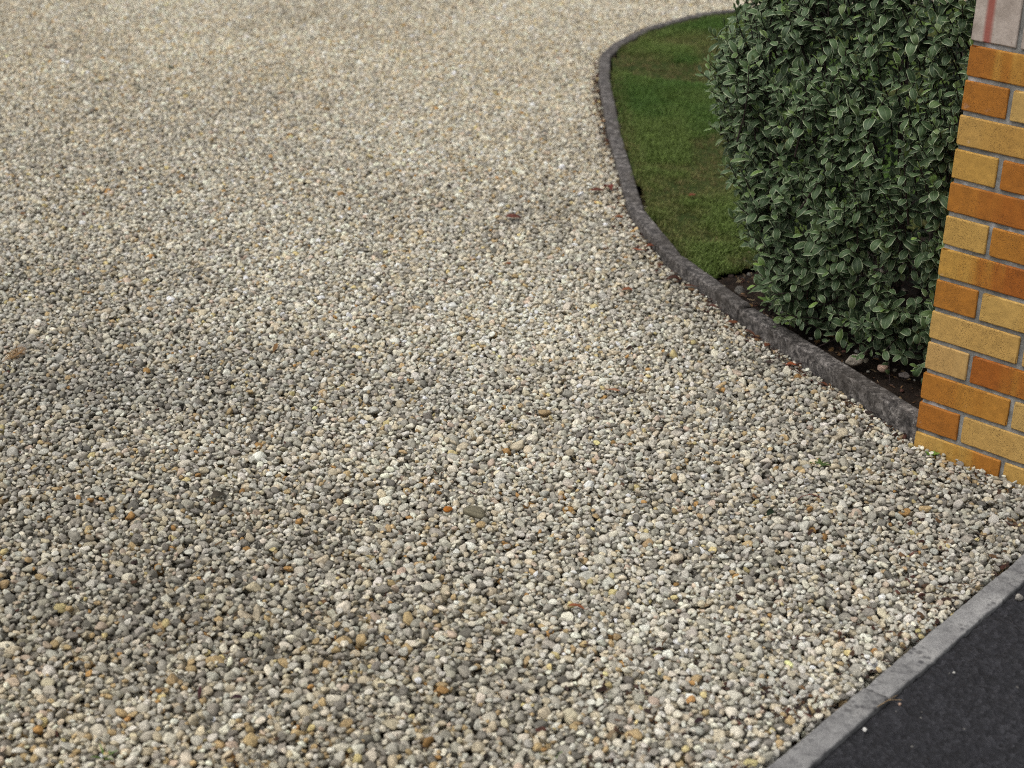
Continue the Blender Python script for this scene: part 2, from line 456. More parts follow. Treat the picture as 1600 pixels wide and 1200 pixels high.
# the first block is cut to the pier's side (plane u = -0.003)
d = (K[1] - K[0]) / np.linalg.norm(K[1] - K[0]); nrm = np.array([-d[1], d[0]])
def hit(off):
    p = K[0] + nrm * off
    s = (-0.003 - (p - A) @ U) / (d @ U)
    return p + d * s
pa, pb = hit(-KW / 2), hit(KW / 2)
K[0] = (pa + pb) / 2; mit[0] = (pb - pa) / KW
for i in range(len(K) - 1):
    dd = (K[i + 1] - K[i]) / np.linalg.norm(K[i + 1] - K[i])
    g0 = 0.0 if i == 0 else 0.0034
    dz = random.uniform(-0.004, 0.004)
    o = edging_block('edging_block', K[i] + dd * g0, K[i + 1] - dd * 0.0034, mit[i], mit[i + 1], KW * random.uniform(0.96, 1.04), KTOP[i] + dz, KTOP[i + 1] + dz, 0.15, M_KD, None, 0.0045, 0.0009, i + 1)
    o.parent = kerb_root; o.location -= kerb_root.location

street_root = empty('concrete_edging', (E0[0], E0[1], 0))
tag(street_root, 'straight pale grey concrete edging between gravel drive and dark footpath', 'edging')
ej = ((0.664 - E0[0]) * ED[0] + (2.487 - E0[1]) * ED[1])
cuts = [ej - 1.83, ej - 0.915, ej, ej + 0.915, ej + 1.83]
for i in range(len(cuts) - 1):
    a = E0 + ED * (cuts[i] + 0.0015) + EN * EW / 2; b = E0 + ED * (cuts[i + 1] - 0.0015) + EN * EW / 2
    n_ = -EN
    dz = [0, 0.001, -0.002, 0][i]
    o = edging_block('edging_block', a, b, n_, n_, EW, 0.003 + dz, 0.003 + dz, 0.15, M_KL, None, 0.004, 0.0013, i + 30)
    o.parent = street_root; o.location -= street_root.location

# ------------------------------------------------------------------ brick pier
pier = empty('brick_pier', uv(PW / 2, PW / 2, 0))
tag(pier, 'square pier of yellow and orange bricks with grey mortar beside the hedge', 'pier')
pier.rotation_euler = (0, 0, AZ)
def brick_mesh(name, lx, ly, lz, seed, mat):
    rn = random.Random(seed)
    def ticks(h, n): return [-h, -h + 0.0028] + [-h + 0.0028 + (2 * h - 0.0056) * k / n for k in range(1, n)] + [h - 0.0028, h]
    T = [ticks(lx / 2, max(4, round(lx / 0.018))), ticks(ly / 2, max(4, round(ly / 0.022))), ticks(lz / 2, max(3, round(lz / 0.018)))]
    D = [len(q) - 1 for q in T]
    bm = bmesh.new(); vd = {}
    chips = [(Vector((rn.choice((-1, 1)) * lx / 2 if rn.random() < .3 else rn.uniform(-lx / 2, lx / 2), -ly / 2, rn.choice((-1, 1)) * lz / 2)), rn.uniform(0.004, 0.011)) for _ in range(5)]
    def vert(ix):
        if ix in vd: return vd[ix]
        co = Vector([T[a][ix[a]] for a in range(3)])
        ext = [ix[a] in (0, D[a]) for a in range(3)]
        ne = sum(ext)
        if ne >= 2:
            q = rn.uniform(0.0005, 0.0013) * (1.5 if ne == 3 else 1)
            for c, rr in chips:
                dd = (co - c).length
                if dd < rr: q += (rr - dd) * 0.35
            for a in range(3):
                if ext[a]: co[a] -= math.copysign(q, co[a])
        for a in range(3):
            if ext[a] and ne == 1: co[a] += rn.uniform(-0.00006, 0.00006)
        vd[ix] = bm.verts.new(co); return vd[ix]
    for a in range(3):
        b, c = (a + 1) % 3, (a + 2) % 3
        for side in (0, D[a]):
            for i in range(D[b]):
                for j in range(D[c]):
                    q = []
                    for di, dj in ((0, 0), (1, 0), (1, 1), (0, 1)):
                        ix = [0, 0, 0]; ix[a] = side; ix[b] = i + di; ix[c] = j + dj; q.append(vert(tuple(ix)))
                    bm.faces.new(q if side else q[::-1])
    me = bpy.data.meshes.new(name); bm.to_mesh(me); bm.free(); me.materials.append(mat)
    return me
BL, BW, BH = 0.215, 0.1025, 0.065
str_me = [brick_mesh('brick', BL, BW, BH, k, M_BRICK) for k in range(8)]
rowtop = lambda k: 0.040 + (13 - k) * 0.075
# colours of the bricks on the drive face, course by course: (left end orange, right end orange, paleness)
FACE = {1: [(0.85, 0.25, 0.0), (0.6, 0.6, 0)], 2: [(0.10, 0.10, 0.05), (0.9, 0.8, 0)], 3: [(0.28, 0.38, 0.05), (0.3, 0.6, 0)],
        4: [(0.85, 0.75, 0), (0.22, 0.3, 0.0)], 5: [(0.78, 0.95, 0), (0.3, 0.3, 0)], 6: [(0.7, 0.85, 0), (0.08, 0.2, 0.0)],
        7: [(0.35, 1.0, 0), (0.6, 0.6, 0)], 8: [(0.12, 0.3, 0), (0.85, 0.75, 0)], 9: [(0.18, 0.22, 0.05), (0.2, 0.3, 0.1)],
        10: [(1.0, 0.6, 0), (0.0, 0.25, 0.15)], 11: [(0.75, 0.6, 0), (0.1, 0.2, 0.05)], 12: [(0.2, 0.15, 0.05), (0.8, 0.85, 0)],
        13: [(0.22, 0.75, 0), (0.2, 0.2, 0)], 14: [(0.3, 0.3, 0), (0.5, 0.5, 0)]}
hp = PW / 2
rb = random.Random(5)
def add_brick(me, x, y, z, rz, col):
    o = bpy.data.objects.new('brick', me); C.objects.link(o); o.parent = pier
    o.location = (x + rb.uniform(-.0008, .0008), y + rb.uniform(-.0008, .0008), z)
    o.rotation_euler = (rb.uniform(-.003, .003), rb.uniform(-.003, .003), rz + rb.uniform(-.004, .004))
    o.color = (*col, 1); return o
for k in range(1, 15):
    z = rowtop(k) - BH / 2
    even = k % 2 == 0
    spec = FACE[k]
    for f in range(4):                     # a pinwheel: one stretcher per face, mirrored on alternate courses
        sgn = 1 if even else -1
        lx, ly = sgn * (hp - BL / 2), -(hp - BW / 2)
        ca, sa = math.cos(f * math.pi / 2), math.sin(f * math.pi / 2)
        x, y = lx * ca - ly * sa, lx * sa + ly * ca
        if f == 0: col = spec[0]
        elif (f == 3 and even) or (f == 1 and not even): col = (*(spec[1][:2]), spec[1][2])
        else: col = (rb.choice([0.1, 0.25, 0.7, 0.9]), rb.choice([0.15, 0.3, 0.8]), 0)
        add_brick(str_me[rb.randrange(8)], x, y, z, f * math.pi / 2, col)
# course of upright pale bricks
SH, ST = 0.215, 0.065
zs = rowtop(1) + 0.010 + SH / 2
so_me = [brick_mesh('upright_brick', BW, ST, SH, 40 + k, M_SOLD) for k in range(3)]
wside = (PW - 2 * ST - 3 * 0.010) / 2
so_side = brick_mesh('upright_brick', wside, ST, SH, 50, M_SOLD)
for sy, rz in ((-1, 0), (1, math.pi)):
    for k in range(3):
        o = bpy.data.objects.new('upright_brick', so_me[k]); C.objects.link(o); o.parent = pier
        o.location = ((k - 1) * (BW + 0.010), sy * (hp - ST / 2), zs); o.rotation_euler = (0, 0, rz)
for sx, rz in ((-1, -math.pi / 2), (1, math.pi / 2)):
    for k in (-1, 1):
        o = bpy.data.objects.new('upright_brick', so_side); C.objects.link(o); o.parent = pier
        o.location = (sx * (hp - ST / 2), k * (wside + 0.010) / 2, zs); o.rotation_euler = (0, 0, rz)
# mortar: slab per joint with a recessed, slightly uneven face
def mortar():
    z0, z1 = -0.14, zs + SH / 2 - 0.006
    n = 44; zz = np.linspace(z0, z1, int((z1 - z0) / 0.0125))
    r = hp - 0.0048
    ring = []
    for s in range(4):
        for i in range(n // 4 * 2):
            t = -1 + 2 * i / (n // 4 * 2)
            p = [(t, -1), (1, t), (-t, 1), (-1, -t)][s]
            ring.append((p[0] * r, p[1] * r))
    m = len(ring); V = []
    for z in zz:
        for (x, y) in ring:
            d = mnoise.noise_vector(Vector((x, y, z)) * 60) * 0.0013
            V.append((x + d.x, y + d.y, z))
    F = [(i * m + j, i * m + (j + 1) % m, (i + 1) * m + (j + 1) % m, (i + 1) * m + j) for i in range(len(zz) - 1) for j in range(m)]
    F.append(tuple((len(zz) - 1) * m + j for j in range(m)))
    o = mesh_obj('mortar', V, F, M_MORT, pier, True)
mortar()

# ------------------------------------------------------------------ planting bed and lawn
inner = []
for i, p in enumerate(K):
    inner.append(tuple(p - mit[i] * (KW / 2 - 0.004)))
lawn_edge = [(0.545, 4.50), (0.60, 4.56), (0.74, 4.63), (1.0, 4.80), (1.5, 5.2), (4.2, 7.2)]
bed_poly = [inner[0], inner[1], inner[2], inner[3], inner[4], inner[5], inner[6], inner[7], inner[8], inner[9], inner[10], inner[11], inner[12], inner[13], inner[14], inner[15], (4.4, 8.7), (4.4, 3.0), uv(PW, PW + 0.01)[:2], uv(0.0, PW + 0.004)[:2], uv(-0.003, 0.02)[:2]]
def sheet(name, poly, step, zf, mat, box):
    xs = np.arange(box[0], box[1] + step, step); ys = np.arange(box[2], box[3] + step, step)
    X, Y = np.meshgrid(xs, ys, indexing='ij')
    ins = inside_poly(X, Y, poly)
    Z = zf(X, Y)
    ni, nj = X.shape; idx = np.arange(ni * nj).reshape(ni, nj)
    ok = ins[:-1, :-1] & ins[1:, :-1] & ins[1:, 1:] & ins[:-1, 1:]
    F = np.stack([idx[:-1, :-1], idx[1:, :-1], idx[1:, 1:], idx[:-1, 1:]], -1)[ok]
    used = np.unique(F); remap = np.full(ni * nj, -1); remap[used] = np.arange(len(used))
    V = np.stack([X, Y, Z], -1).reshape(-1, 3)[used]
    me = np_mesh(name, V, remap[F], mat)
    o = bpy.data.objects.new(name, me); C.objects.link(o); tag(o, kind='structure')
    return o
def bed_z(x, y): return 0.014 + 0.018 * (fbm(x, y, 0.10, 21, 4) - 0.5) * 2 + 0.010 * (vnoise(x, y, 0.018, 25) - 0.5)
def bed_sheet_z(x, y): return bed_z(x, y) - 0.045 * np.clip((0.35 * (y - 4.50) - 0.25 * (x - 0.545) + 0.0) / 0.012, 0, 1)
sheet('planting_bed', bed_poly, 0.008, bed_sheet_z, M_SOIL, (0.36, 2.0, 3.4, 5.2))
lawn_poly = [inner[i] for i in range(15, 2, -1)] + [(inner[2][0] + 0.0, inner[2][1] + 0.0)] + lawn_edge
def lawn_z(x, y): return 0.016 + 0.008 * (fbm(x, y, 0.4, 31, 3) - 0.5)
sheet('lawn', lawn_poly, 0.03, lawn_z, M_LAWN, (0.30, 4.2, 4.3, 8.7))

# ------------------------------------------------------------------ instanced stuff (gravel, grass, litter crumbs)
def instancer(name, P, rot, scl, idx, col, rnd, shapes):
    me = bpy.data.meshes.new(name)
    n = len(P)
    me.vertices.add(n); me.vertices.foreach_set('co', np.ascontiguousarray(P, np.float32).ravel())
    def at(nm, ty, arr, key):
        a = me.attributes.new(nm, ty, 'POINT'); a.data.foreach_set(key, np.ascontiguousarray(arr).ravel())
    at('rot', 'FLOAT_VECTOR', rot.astype(np.float32), 'vector')
    at('scl', 'FLOAT_VECTOR', scl.astype(np.float32), 'vector')
    at('idx', 'INT', idx.astype(np.int32), 'value')
    at('col', 'FLOAT_COLOR', np.concatenate([col, np.ones((n, 1))], 1).astype(np.float32), 'color')
    at('rnd', 'FLOAT_VECTOR', rnd.astype(np.float32), 'vector')
    o = bpy.data.objects.new(name, me); C.objects.link(o)
    coll = bpy.data.collections.new(name + '_shapes')          # never linked to the scene: only the source shapes
    for s in shapes: coll.objects.link(s)
    ng = bpy.data.node_groups.new(name, 'GeometryNodeTree')
    ng.interface.new_socket('Geometry', in_out='INPUT', socket_type='NodeSocketGeometry')
    ng.interface.new_socket('Geometry', in_out='OUTPUT', socket_type='NodeSocketGeometry')
    N = ng.nodes; Lk = ng.links
    gi, go = N.new('NodeGroupInput'), N.new('NodeGroupOutput')
    ci = N.new('GeometryNodeCollectionInfo'); ci.inputs['Collection'].default_value = coll
    ci.inputs['Separate Children'].default_value = True; ci.inputs['Reset Children'].default_value = True
    ip = N.new('GeometryNodeInstanceOnPoints'); ip.inputs['Pick Instance'].default_value = True
    def na(nm, ty):
        q = N.new('GeometryNodeInputNamedAttribute'); q.data_type = ty; q.inputs['Name'].default_value = nm
        return q.outputs[0]
    er = N.new('FunctionNodeEulerToRotation'); Lk.new(na('rot', 'FLOAT_VECTOR'), er.inputs[0])
    Lk.new(gi.outputs[0], ip.inputs['Points']); Lk.new(ci.outputs[0], ip.inputs['Instance'])
    Lk.new(na('idx', 'INT'), ip.inputs['Instance Index']); Lk.new(er.outputs[0], ip.inputs['Rotation'])
    Lk.new(na('scl', 'FLOAT_VECTOR'), ip.inputs['Scale']); Lk.new(ip.outputs[0], go.inputs[0])
    md = o.modifiers.new('scatter', 'NODES'); md.node_group = ng
    return o

def stone_shape(seed, sub=3, angular=0.5):
    rn = np.random.default_rng(seed)
    bm = bmesh.new(); bmesh.ops.create_icosphere(bm, subdivisions=sub, radius=1)
    D = np.array([v.co[:] for v in bm.verts]); D /= np.linalg.norm(D, axis=1)[:, None]
    npl = rn.integers(8, 14)
    Pn = rn.normal(size=(npl, 3)); Pn /= np.linalg.norm(Pn, axis=1)[:, None]
    dist = rn.uniform(0.56, 0.98, npl)
    dots = D @ Pn.T
    k = 26 if rn.random() < angular else 11
    inv = np.where(dots > 0.05, dots / dist, 0.0)
    r = 1.0 / (np.power(np.power(inv, k).sum(1) + 0.9 ** k, 1 / k))
    ph = rn.uniform(0, 6.28, (3, 3)); fr = rn.uniform(1.5, 3.5, (3, 3))
    for q in range(3): r *= 1 + 0.025 * np.sin((D * fr[q]).sum(1) * 1.7 + ph[q, 0])
    Vn = D * r[:, None]
    mn, mx = Vn.min(0), Vn.max(0); Vn = (Vn - (mn + mx) / 2) / ((mx - mn) / 2)
    for v, c in zip(bm.verts, Vn): v.co = c
    for f in bm.faces: f.smooth = True
    me = bpy.data.meshes.new('stone'); bm.to_mesh(me); bm.free()
    return me
NST = 48
stone_objs = []
for k in range(NST):
    me = stone_shape(100 + k); me.materials.append(MS)
    stone_objs.append(bpy.data.objects.new('stone_shape_%02d' % k, me))

PAL = np.array([lin(*c)[:3] for c in [(226, 219, 202), (208, 205, 195), (190, 185, 172), (206, 194, 170), (162, 157, 147), (130, 126, 118),
                                      (190, 166, 126), (182, 142, 90), (205, 186, 168), (212, 196, 144), (238, 235, 226)]])
PW_ = np.array([.20, .22, .23, .140, .115, .035, .024, .005, .018, .010, .018])

def rotm(e):
    cx, sx, cy, sy, cz, sz = np.cos(e[:, 0]), np.sin(e[:, 0]), np.cos(e[:, 1]), np.sin(e[:, 1]), np.cos(e[:, 2]), np.sin(e[:, 2])
    R = np.empty((len(e), 3, 3))
    R[:, 0, 0] = cy * cz; R[:, 0, 1] = sx * sy * cz - cx * sz; R[:, 0, 2] = cx * sy * cz + sx * sz
    R[:, 1, 0] = cy * sz; R[:, 1, 1] = sx * sy * sz + cx * cz; R[:, 1, 2] = cx * sy * sz - sx * cz
    R[:, 2, 0] = -sy; R[:, 2, 1] = sx * cy; R[:, 2, 2] = cx * cy
    return R

def settle_gravel():
    """drop stones one after another on a height field, each into the lowest of a few spots; stop at the level of the drive"""
    g = 0.003
    x0, x1, y0, y1 = -4.0, 3.6, 1.72, 10.2
    nx, ny = int((x1 - x0) / g), int((y1 - y0) / g)
    xc = x0 + (np.arange(0, nx, 2) + 0.5) * g; yc = y0 + (np.arange(0, ny, 2) + 0.5) * g
    X, Y = np.meshgrid(xc, yc, indexing='ij')
    H = -0.030 + level(X, Y)
    blk = np.zeros(X.shape, bool)
    sub = X[:, 0] > 0.2
    outer = [tuple(p + mit[i] * (KW / 2 + 0.002)) for i, p in enumerate(K)]
    # gravel side of the curved edging is where mit points (-n): build the closed garden outline
    side = [tuple(p - mit[i] * (KW / 2 + 0.002)) for i, p in enumerate(K)]
    # choose the offset line farther from the lawn (smaller x on the long side)
    gl = outer if outer[4][0] < side[4][0] else side
    garden = gl + [(6, 8.85), (6, 2.0), uv(PW + 0.004, -0.004)[:2], uv(-0.004, -0.004)[:2]]
    bs = inside_poly(X[sub], Y[sub], garden)
    blk[sub] = bs
    tt = (X - E0[0]) * EN[0] + (Y - E0[1]) * EN[1]
    blk |= tt > -0.001
    H[blk] = 9.0
    H = np.repeat(np.repeat(H, 2, 0), 2, 1).astype(np.float32)
    nx, ny = H.shape
    R_ = 6; off = np.arange(-R_, R_ + 1)
    OX, OY = np.meshgrid(off, off, indexing='ij'); OX = OX.ravel(); OY = OY.ravel()
    Ss, St = 0.040, 0.080
    res = []
    rg = np.random.default_rng(3)
    for it in range(126):
        ox, oy = rg.uniform(0, St, 2)
        cx = np.arange(x0 + ox, x1 - Ss, St); cy = np.arange(y0 + oy, y1 - Ss, St)
        CX, CY = np.meshgrid(cx, cy, indexing='ij'); CX = CX.ravel(); CY = CY.ravel()
        keep = (np.abs(CX + 0.02) < 0.335 * CY + 0.55) & (CY > 1.78)
        i0 = np.clip(((CX + Ss / 2 - x0) / g).astype(int), 0, nx - 1); j0 = np.clip(((CY + Ss / 2 - y0) / g).astype(int), 0, ny - 1)
        hc = np.minimum(np.minimum(H[i0, j0], H[np.clip(i0 - 7, 0, nx - 1), j0]), np.minimum(H[i0, np.clip(j0 - 7, 0, ny - 1)], H[np.clip(i0 + 7, 0, nx - 1), j0]))
        keep &= hc < 1.0
        CX, CY = CX[keep], CY[keep]; n = len(CX)
        small = it > 76
        med = 0.0090 if not small else 0.0058
        a = np.clip(med * np.exp(rg.normal(0, 0.33, n)), 0.0040, 0.0178)
        b = a * rg.uniform(0.66, 0.98, n); c = b * rg.uniform(0.55, 0.92, n)
        e = np.stack([rg.normal(0, 0.40, n), rg.normal(0, 0.40, n), rg.uniform(0, 2 * math.pi, n)], 1)
        R = rotm(e)
        s2 = np.stack([a, b, c], 1) ** -2
        Mm = np.einsum('nij,nj,nkj->nik', R, s2, R)
        best = np.full(n, 1e9); bx = np.zeros(n); by = np.zeros(n)
        for kk in range(3):
            px = CX + rg.uniform(0, Ss, n); py = CY + rg.uniform(0, Ss, n)
            ii = ((px - x0) / g).astype(int); jj = ((py - y0) / g).astype(int)
            I = np.clip(ii[:, None] + OX, 0, nx - 1); J = np.clip(jj[:, None] + OY, 0, ny - 1)
            dx = x0 + (I + 0.5) * g - px[:, None]; dy = y0 + (J + 0.5) * g - py[:, None]
            B = Mm[:, 0, 2, None] * dx + Mm[:, 1, 2, None] * dy
            Cc = Mm[:, 0, 0, None] * dx * dx + 2 * Mm[:, 0, 1, None] * dx * dy + Mm[:, 1, 1, None] * dy * dy - 1
            Mz = Mm[:, 2, 2, None]
            disc = B * B - Mz * Cc
            okk = disc > 0
            sq = np.sqrt(np.where(okk, disc, 0))
            zb = (-B - sq) / Mz
            hz = np.where(okk, H[I, J] - zb, -9.0)
            z = hz.max(1) - 0.10 * c
            lo = z < best
            best = np.where(lo, z, best); bx = np.where(lo, px, bx); by = np.where(lo, py, by)
        top = best + c * 0.9
        lim = level(bx, by) + 0.010 + 0.005 * rg.random(n)
        ok = (best < 1.0) & (top < lim)
        bx, by, bz = bx[ok], by[ok], best[ok]; Mo = Mm[ok]
        ii = ((bx - x0) / g).astype(int); jj = ((by - y0) / g).astype(int)
        I = np.clip(ii[:, None] + OX, 0, nx - 1); J = np.clip(jj[:, None] + OY, 0, ny - 1)
        dx = x0 + (I + 0.5) * g - bx[:, None]; dy = y0 + (J + 0.5) * g - by[:, None]
        B = Mo[:, 0, 2, None] * dx + Mo[:, 1, 2, None] * dy
        Cc = Mo[:, 0, 0, None] * dx * dx + 2 * Mo[:, 0, 1, None] * dx * dy + Mo[:, 1, 1, None] * dy * dy - 1
        disc = B * B - Mo[:, 2, 2, None] * Cc
        zt = np.where(disc > 0, bz[:, None] + (-B + np.sqrt(np.maximum(disc, 0))) / Mo[:, 2, 2, None], -9)
        H[I, J] = np.maximum(H[I, J], zt.astype(np.float32))
        res.append(np.concatenate([np.stack([bx, by, bz], 1), e[ok], np.stack([a, b, c], 1)[ok]], 1))
    return np.concatenate(res)

ST_ = settle_gravel()
print('STONES', len(ST_))
P = ST_[:, :3]; n = len(P)
# colour: mix of stones with drifts of browner and greyer ones, dirt and the hedge's shade painted in along the edges
warm = fbm(P[:, 0], P[:, 1], 1.3, 41, 3); dirt_shade = fbm(P[:, 0] + 0.3 * P[:, 1], P[:, 1], 0.7, 45, 4)
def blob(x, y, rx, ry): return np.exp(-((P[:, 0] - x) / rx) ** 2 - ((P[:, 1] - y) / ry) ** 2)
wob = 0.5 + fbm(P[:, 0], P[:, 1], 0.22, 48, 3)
dirt_shade = np.clip(dirt_shade + wob * (0.32 * blob(-0.50, 3.75, 0.45, 0.22) + 0.28 * blob(-1.05, 3.5, 0.4, 0.35) + 0.32 * blob(-0.68, 2.62, 0.40, 0.32) + 0.34 * blob(0.92, 3.35, 0.32, 0.26) + 0.45 * blob(0.66, 3.85, 0.22, 0.30) + 0.40 * blob(0.42, 4.45, 0.16, 0.35) - 0.22 * blob(0.05, 4.1, 0.4, 0.35) - 0.18 * blob(-0.5, 5.2, 0.7, 0.6) - 0.22 * blob(0.30, 3.0, 0.28, 0.5)), 0, 1.15)
wts = np.tile(PW_, (n, 1))
wts[:, [6, 7, 3]] *= (0.35 + 1.5 * warm)[:, None]
wts[:, [4, 5]] *= (0.3 + 1.7 * dirt_shade)[:, None]
near_left = np.clip((3.6 - P[:, 1]) / 1.6, 0, 1) * np.clip((0.5 - P[:, 0]) / 0.9, 0, 1)
wts[:, [6, 7]] *= (1 + 1.8 * near_left)[:, None]; wts[:, [4, 5]] *= (1 + 1.3 * near_left)[:, None]
far_ = np.clip((P[:, 1] - 3.6) / 3.5, 0, 1); wts[:, [0, 3, 10]] *= (1 + 0.9 * far_)[:, None]; wts[:, [4, 5]] *= (1 - 0.6 * far_)[:, None]
cw = np.cumsum(wts / wts.sum(1, keepdims=True), 1)
ci_ = (RNG.random(n)[:, None] > cw).sum(1).clip(0, len(PAL) - 1)
col = PAL[ci_] * np.array([1.0, 1.0, 0.972]) * np.exp(RNG.normal(0, 0.15, (n, 1))) * np.exp(RNG.normal(0, 0.012, (n, 3)))
tt = -((P[:, 0] - E0[0]) * EN[0] + (P[:, 1] - E0[1]) * EN[1])
col *= (1.15 - 0.42 * dirt_shade)[:, None] * (1 + 0.08 * far_ - 0.06 * near_left)[:, None]
col *= 1 + (far_ * 0.9)[:, None] * np.array([0.07, 0.03, -0.03]) + near_left[:, None] * np.array([0.02, -0.01, -0.07])
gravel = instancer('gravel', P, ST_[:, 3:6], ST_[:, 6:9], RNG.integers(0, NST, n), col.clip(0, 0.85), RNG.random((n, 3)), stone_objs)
tag(gravel, 'pale grey and cream rounded gravel covering the drive', None, None, 'stuff')

# short grass
def tuft_shape(seed):
    rn = random.Random(seed); V = []; F = []
    for b in range(14):
        x, y = rn.uniform(-.014, .014), rn.uniform(-.014, .014)
        h = rn.uniform(.008, .020); an = rn.uniform(0, 6.28); ln = rn.uniform(.2, .9); w = rn.uniform(.0009, .0016)
        dx, dy = math.cos(an), math.sin(an); px, py = -dy * w, dx * w
        i = len(V)
        V += [(x - px, y - py, 0), (x + px, y + py, 0), (x + dx * h * ln * .3 + px * .8, y + dy * h * ln * .3 + py * .8, h * .6), (x + dx * h * ln * .3 - px * .8, y + dy * h * ln * .3 - py * .8, h * .6), (x + dx * h * ln, y + dy * h * ln, h)]
        F += [(i, i + 1, i + 2, i + 3), (i + 3, i + 2, i + 4)]
    me = bpy.data.meshes.new('tuft'); me.from_pydata(V, [], F); me.materials.append(M_GRASS)
    return bpy.data.objects.new('tuft_shape_%02d' % seed, me)
def grass():
    rg = np.random.default_rng(8)
    n = 150000
    y = rg.uniform(4.35, 8.6, n); x = rg.uniform(0.3, 3.0, n)
    ok = inside_poly(x, y, lawn_poly) & (x < 0.36 * y + 0.25 - 0.0 * y) & (x < 1.0 + (y - 4.4) * 0.55)
    x, y = x[ok], y[ok]
    pt = fbm(x * 1.5, y, 0.55, 51, 4); br = fbm(x * 1.3, y, 0.42, 56, 4)
    br = br + 0.16 * np.exp(-((x - 0.70) / 0.22) ** 2 - ((y - 6.9) / 0.16) ** 2) + 0.14 * np.exp(-((x - 0.72) / 0.16) ** 2 - ((y - 5.85) / 0.14) ** 2)
    edge = np.full(len(x), 9.0)
    for i in range(2, 14):
        a, b = np.array(inner[i]), np.array(inner[i + 1]); dd = b - a
        t = np.clip(((x - a[0]) * dd[0] + (y - a[1]) * dd[1]) / (dd @ dd), 0, 1)
        edge = np.minimum(edge, np.hypot(x - a[0] - t * dd[0], y - a[1] - t * dd[1]))
    thin = (rg.random(len(x)) < np.clip((0.66 - br) / 0.14, 0.25, 1)) & (edge > 0.012 + 0.03 * rg.random(len(x)))
    x, y, pt, br, edge = x[thin], y[thin], pt[thin], br[thin], edge[thin]
    n = len(x)
    g1, g2, g3, g4 = (np.array(lin(*c)[:3]) for c in [(80, 108, 48), (102, 120, 60), (128, 114, 78), (118, 100, 70)])
    m = np.clip((pt - 0.40) / 0.22, 0, 1)[:, None]; col = g1 * (1 - m) + g2 * m
    m2 = (np.clip((br - 0.51) / 0.16, 0, 1) * rg.uniform(0.2, 1, n))[:, None]; col = col * (1 - m2) + g3 * m2
    m3 = (np.clip((0.07 - edge) / 0.06, 0, 1) * rg.random(n) * 0.8)[:, None]; col = col * (1 - m3) + g4 * m3
    col *= np.exp(rg.normal(0, 0.18, (n, 1)))
    s = rg.uniform(0.6, 1.15, n) * (0.75 + 0.5 * (1 - np.clip((br - 0.45) / 0.2, 0, 1)))
    o = instancer('grass', np.stack([x, y, lawn_z(x, y) - 0.003], 1), np.stack([rg.normal(0, .15, n), rg.normal(0, .15, n), rg.uniform(0, 6.28, n)], 1), np.stack([s * 1.1, s * 1.1, s], 1), rg.integers(0, 10, n), col, rg.random((n, 3)), [tuft_shape(k) for k in range(10)])
    tag(o, 'short green lawn grass with thin brownish patches inside the curved edging', None, None, 'stuff')
    print('TUFTS', n)
grass()

# ------------------------------------------------------------------ leaves (vectorised)
LT = np.array([0.0, 0.16, 0.38, 0.62, 0.82, 0.94, 1.0]); LX = np.array([-1, -0.74, 0, 0.74, 1.0])
LWP = np.array([0.10, 0.50, 0.92, 1.0, 0.76, 0.42, 0.06])
def leaf_verts(p, d, nn, L, Wd, kap, th0, fold, rg):
    """p base, d direction, nn upper-side normal (n,3); returns (n, 35, 3)"""
    n = len(p); b = np.cross(d, nn)
    th = th0[:, None] - kap[:, None] * LT[None]
    seg = np.diff(LT)[None]
    mid = (th[:, 1:] + th[:, :-1]) / 2
    cx = np.concatenate([np.zeros((n, 1)), np.cumsum(np.cos(mid) * seg, 1)], 1) * L[:, None]
    cz = np.concatenate([np.zeros((n, 1)), np.cumsum(np.sin(mid) * seg, 1)], 1) * L[:, None]
    ctr = p[:, None] + d[:, None] * cx[..., None] + nn[:, None] * cz[..., None]
    nor = -np.sin(th)[..., None] * d[:, None] + np.cos(th)[..., None] * nn[:, None]
    w = Wd[:, None] / 2 * LWP[None]
    ph = rg.uniform(0, 6.28, (n, 2)); 
    V = np.empty((n, len(LT), len(LX), 3))
    for j, x in enumerate(LX):
        wav = 0.05 * Wd[:, None] * np.sin(LT[None] * 9 + ph[:, :1] + (2.0 if x > 0 else 0)) * abs(x) ** 2
        V[:, :, j] = ctr + b[:, None] * (w * x)[..., None] + nor * (-fold[:, None] * w * abs(x) ** 1.5 + wav)[..., None]
    return V.reshape(n, -1, 3)
_q = np.arange(35).reshape(7, 5)
LF = np.stack([_q[:-1, :-1], _q[:-1, 1:], _q[1:, 1:], _q[1:, :-1]], -1).reshape(-1, 4)
L_R = np.tile(np.abs(LX), (7, 1)).ravel(); L_G = np.repeat(LT, 5)
def leaves_mesh(name, V, tint, young):
    n = len(V)
    F = (LF[None] + (np.arange(n) * 35)[:, None, None]).reshape(-1, 4)
    me = np_mesh(name, V.reshape(-1, 3), F, M_LEAF)
    a = me.attributes.new('leafdata', 'FLOAT_COLOR', 'POINT')
    D = np.empty((n, 35, 4), np.float32); D[:, :, 0] = L_R; D[:, :, 1] = L_G; D[:, :, 2] = tint[:, None]; D[:, :, 3] = young[:, None]
    a.data.foreach_set('color', D.ravel())
    return me

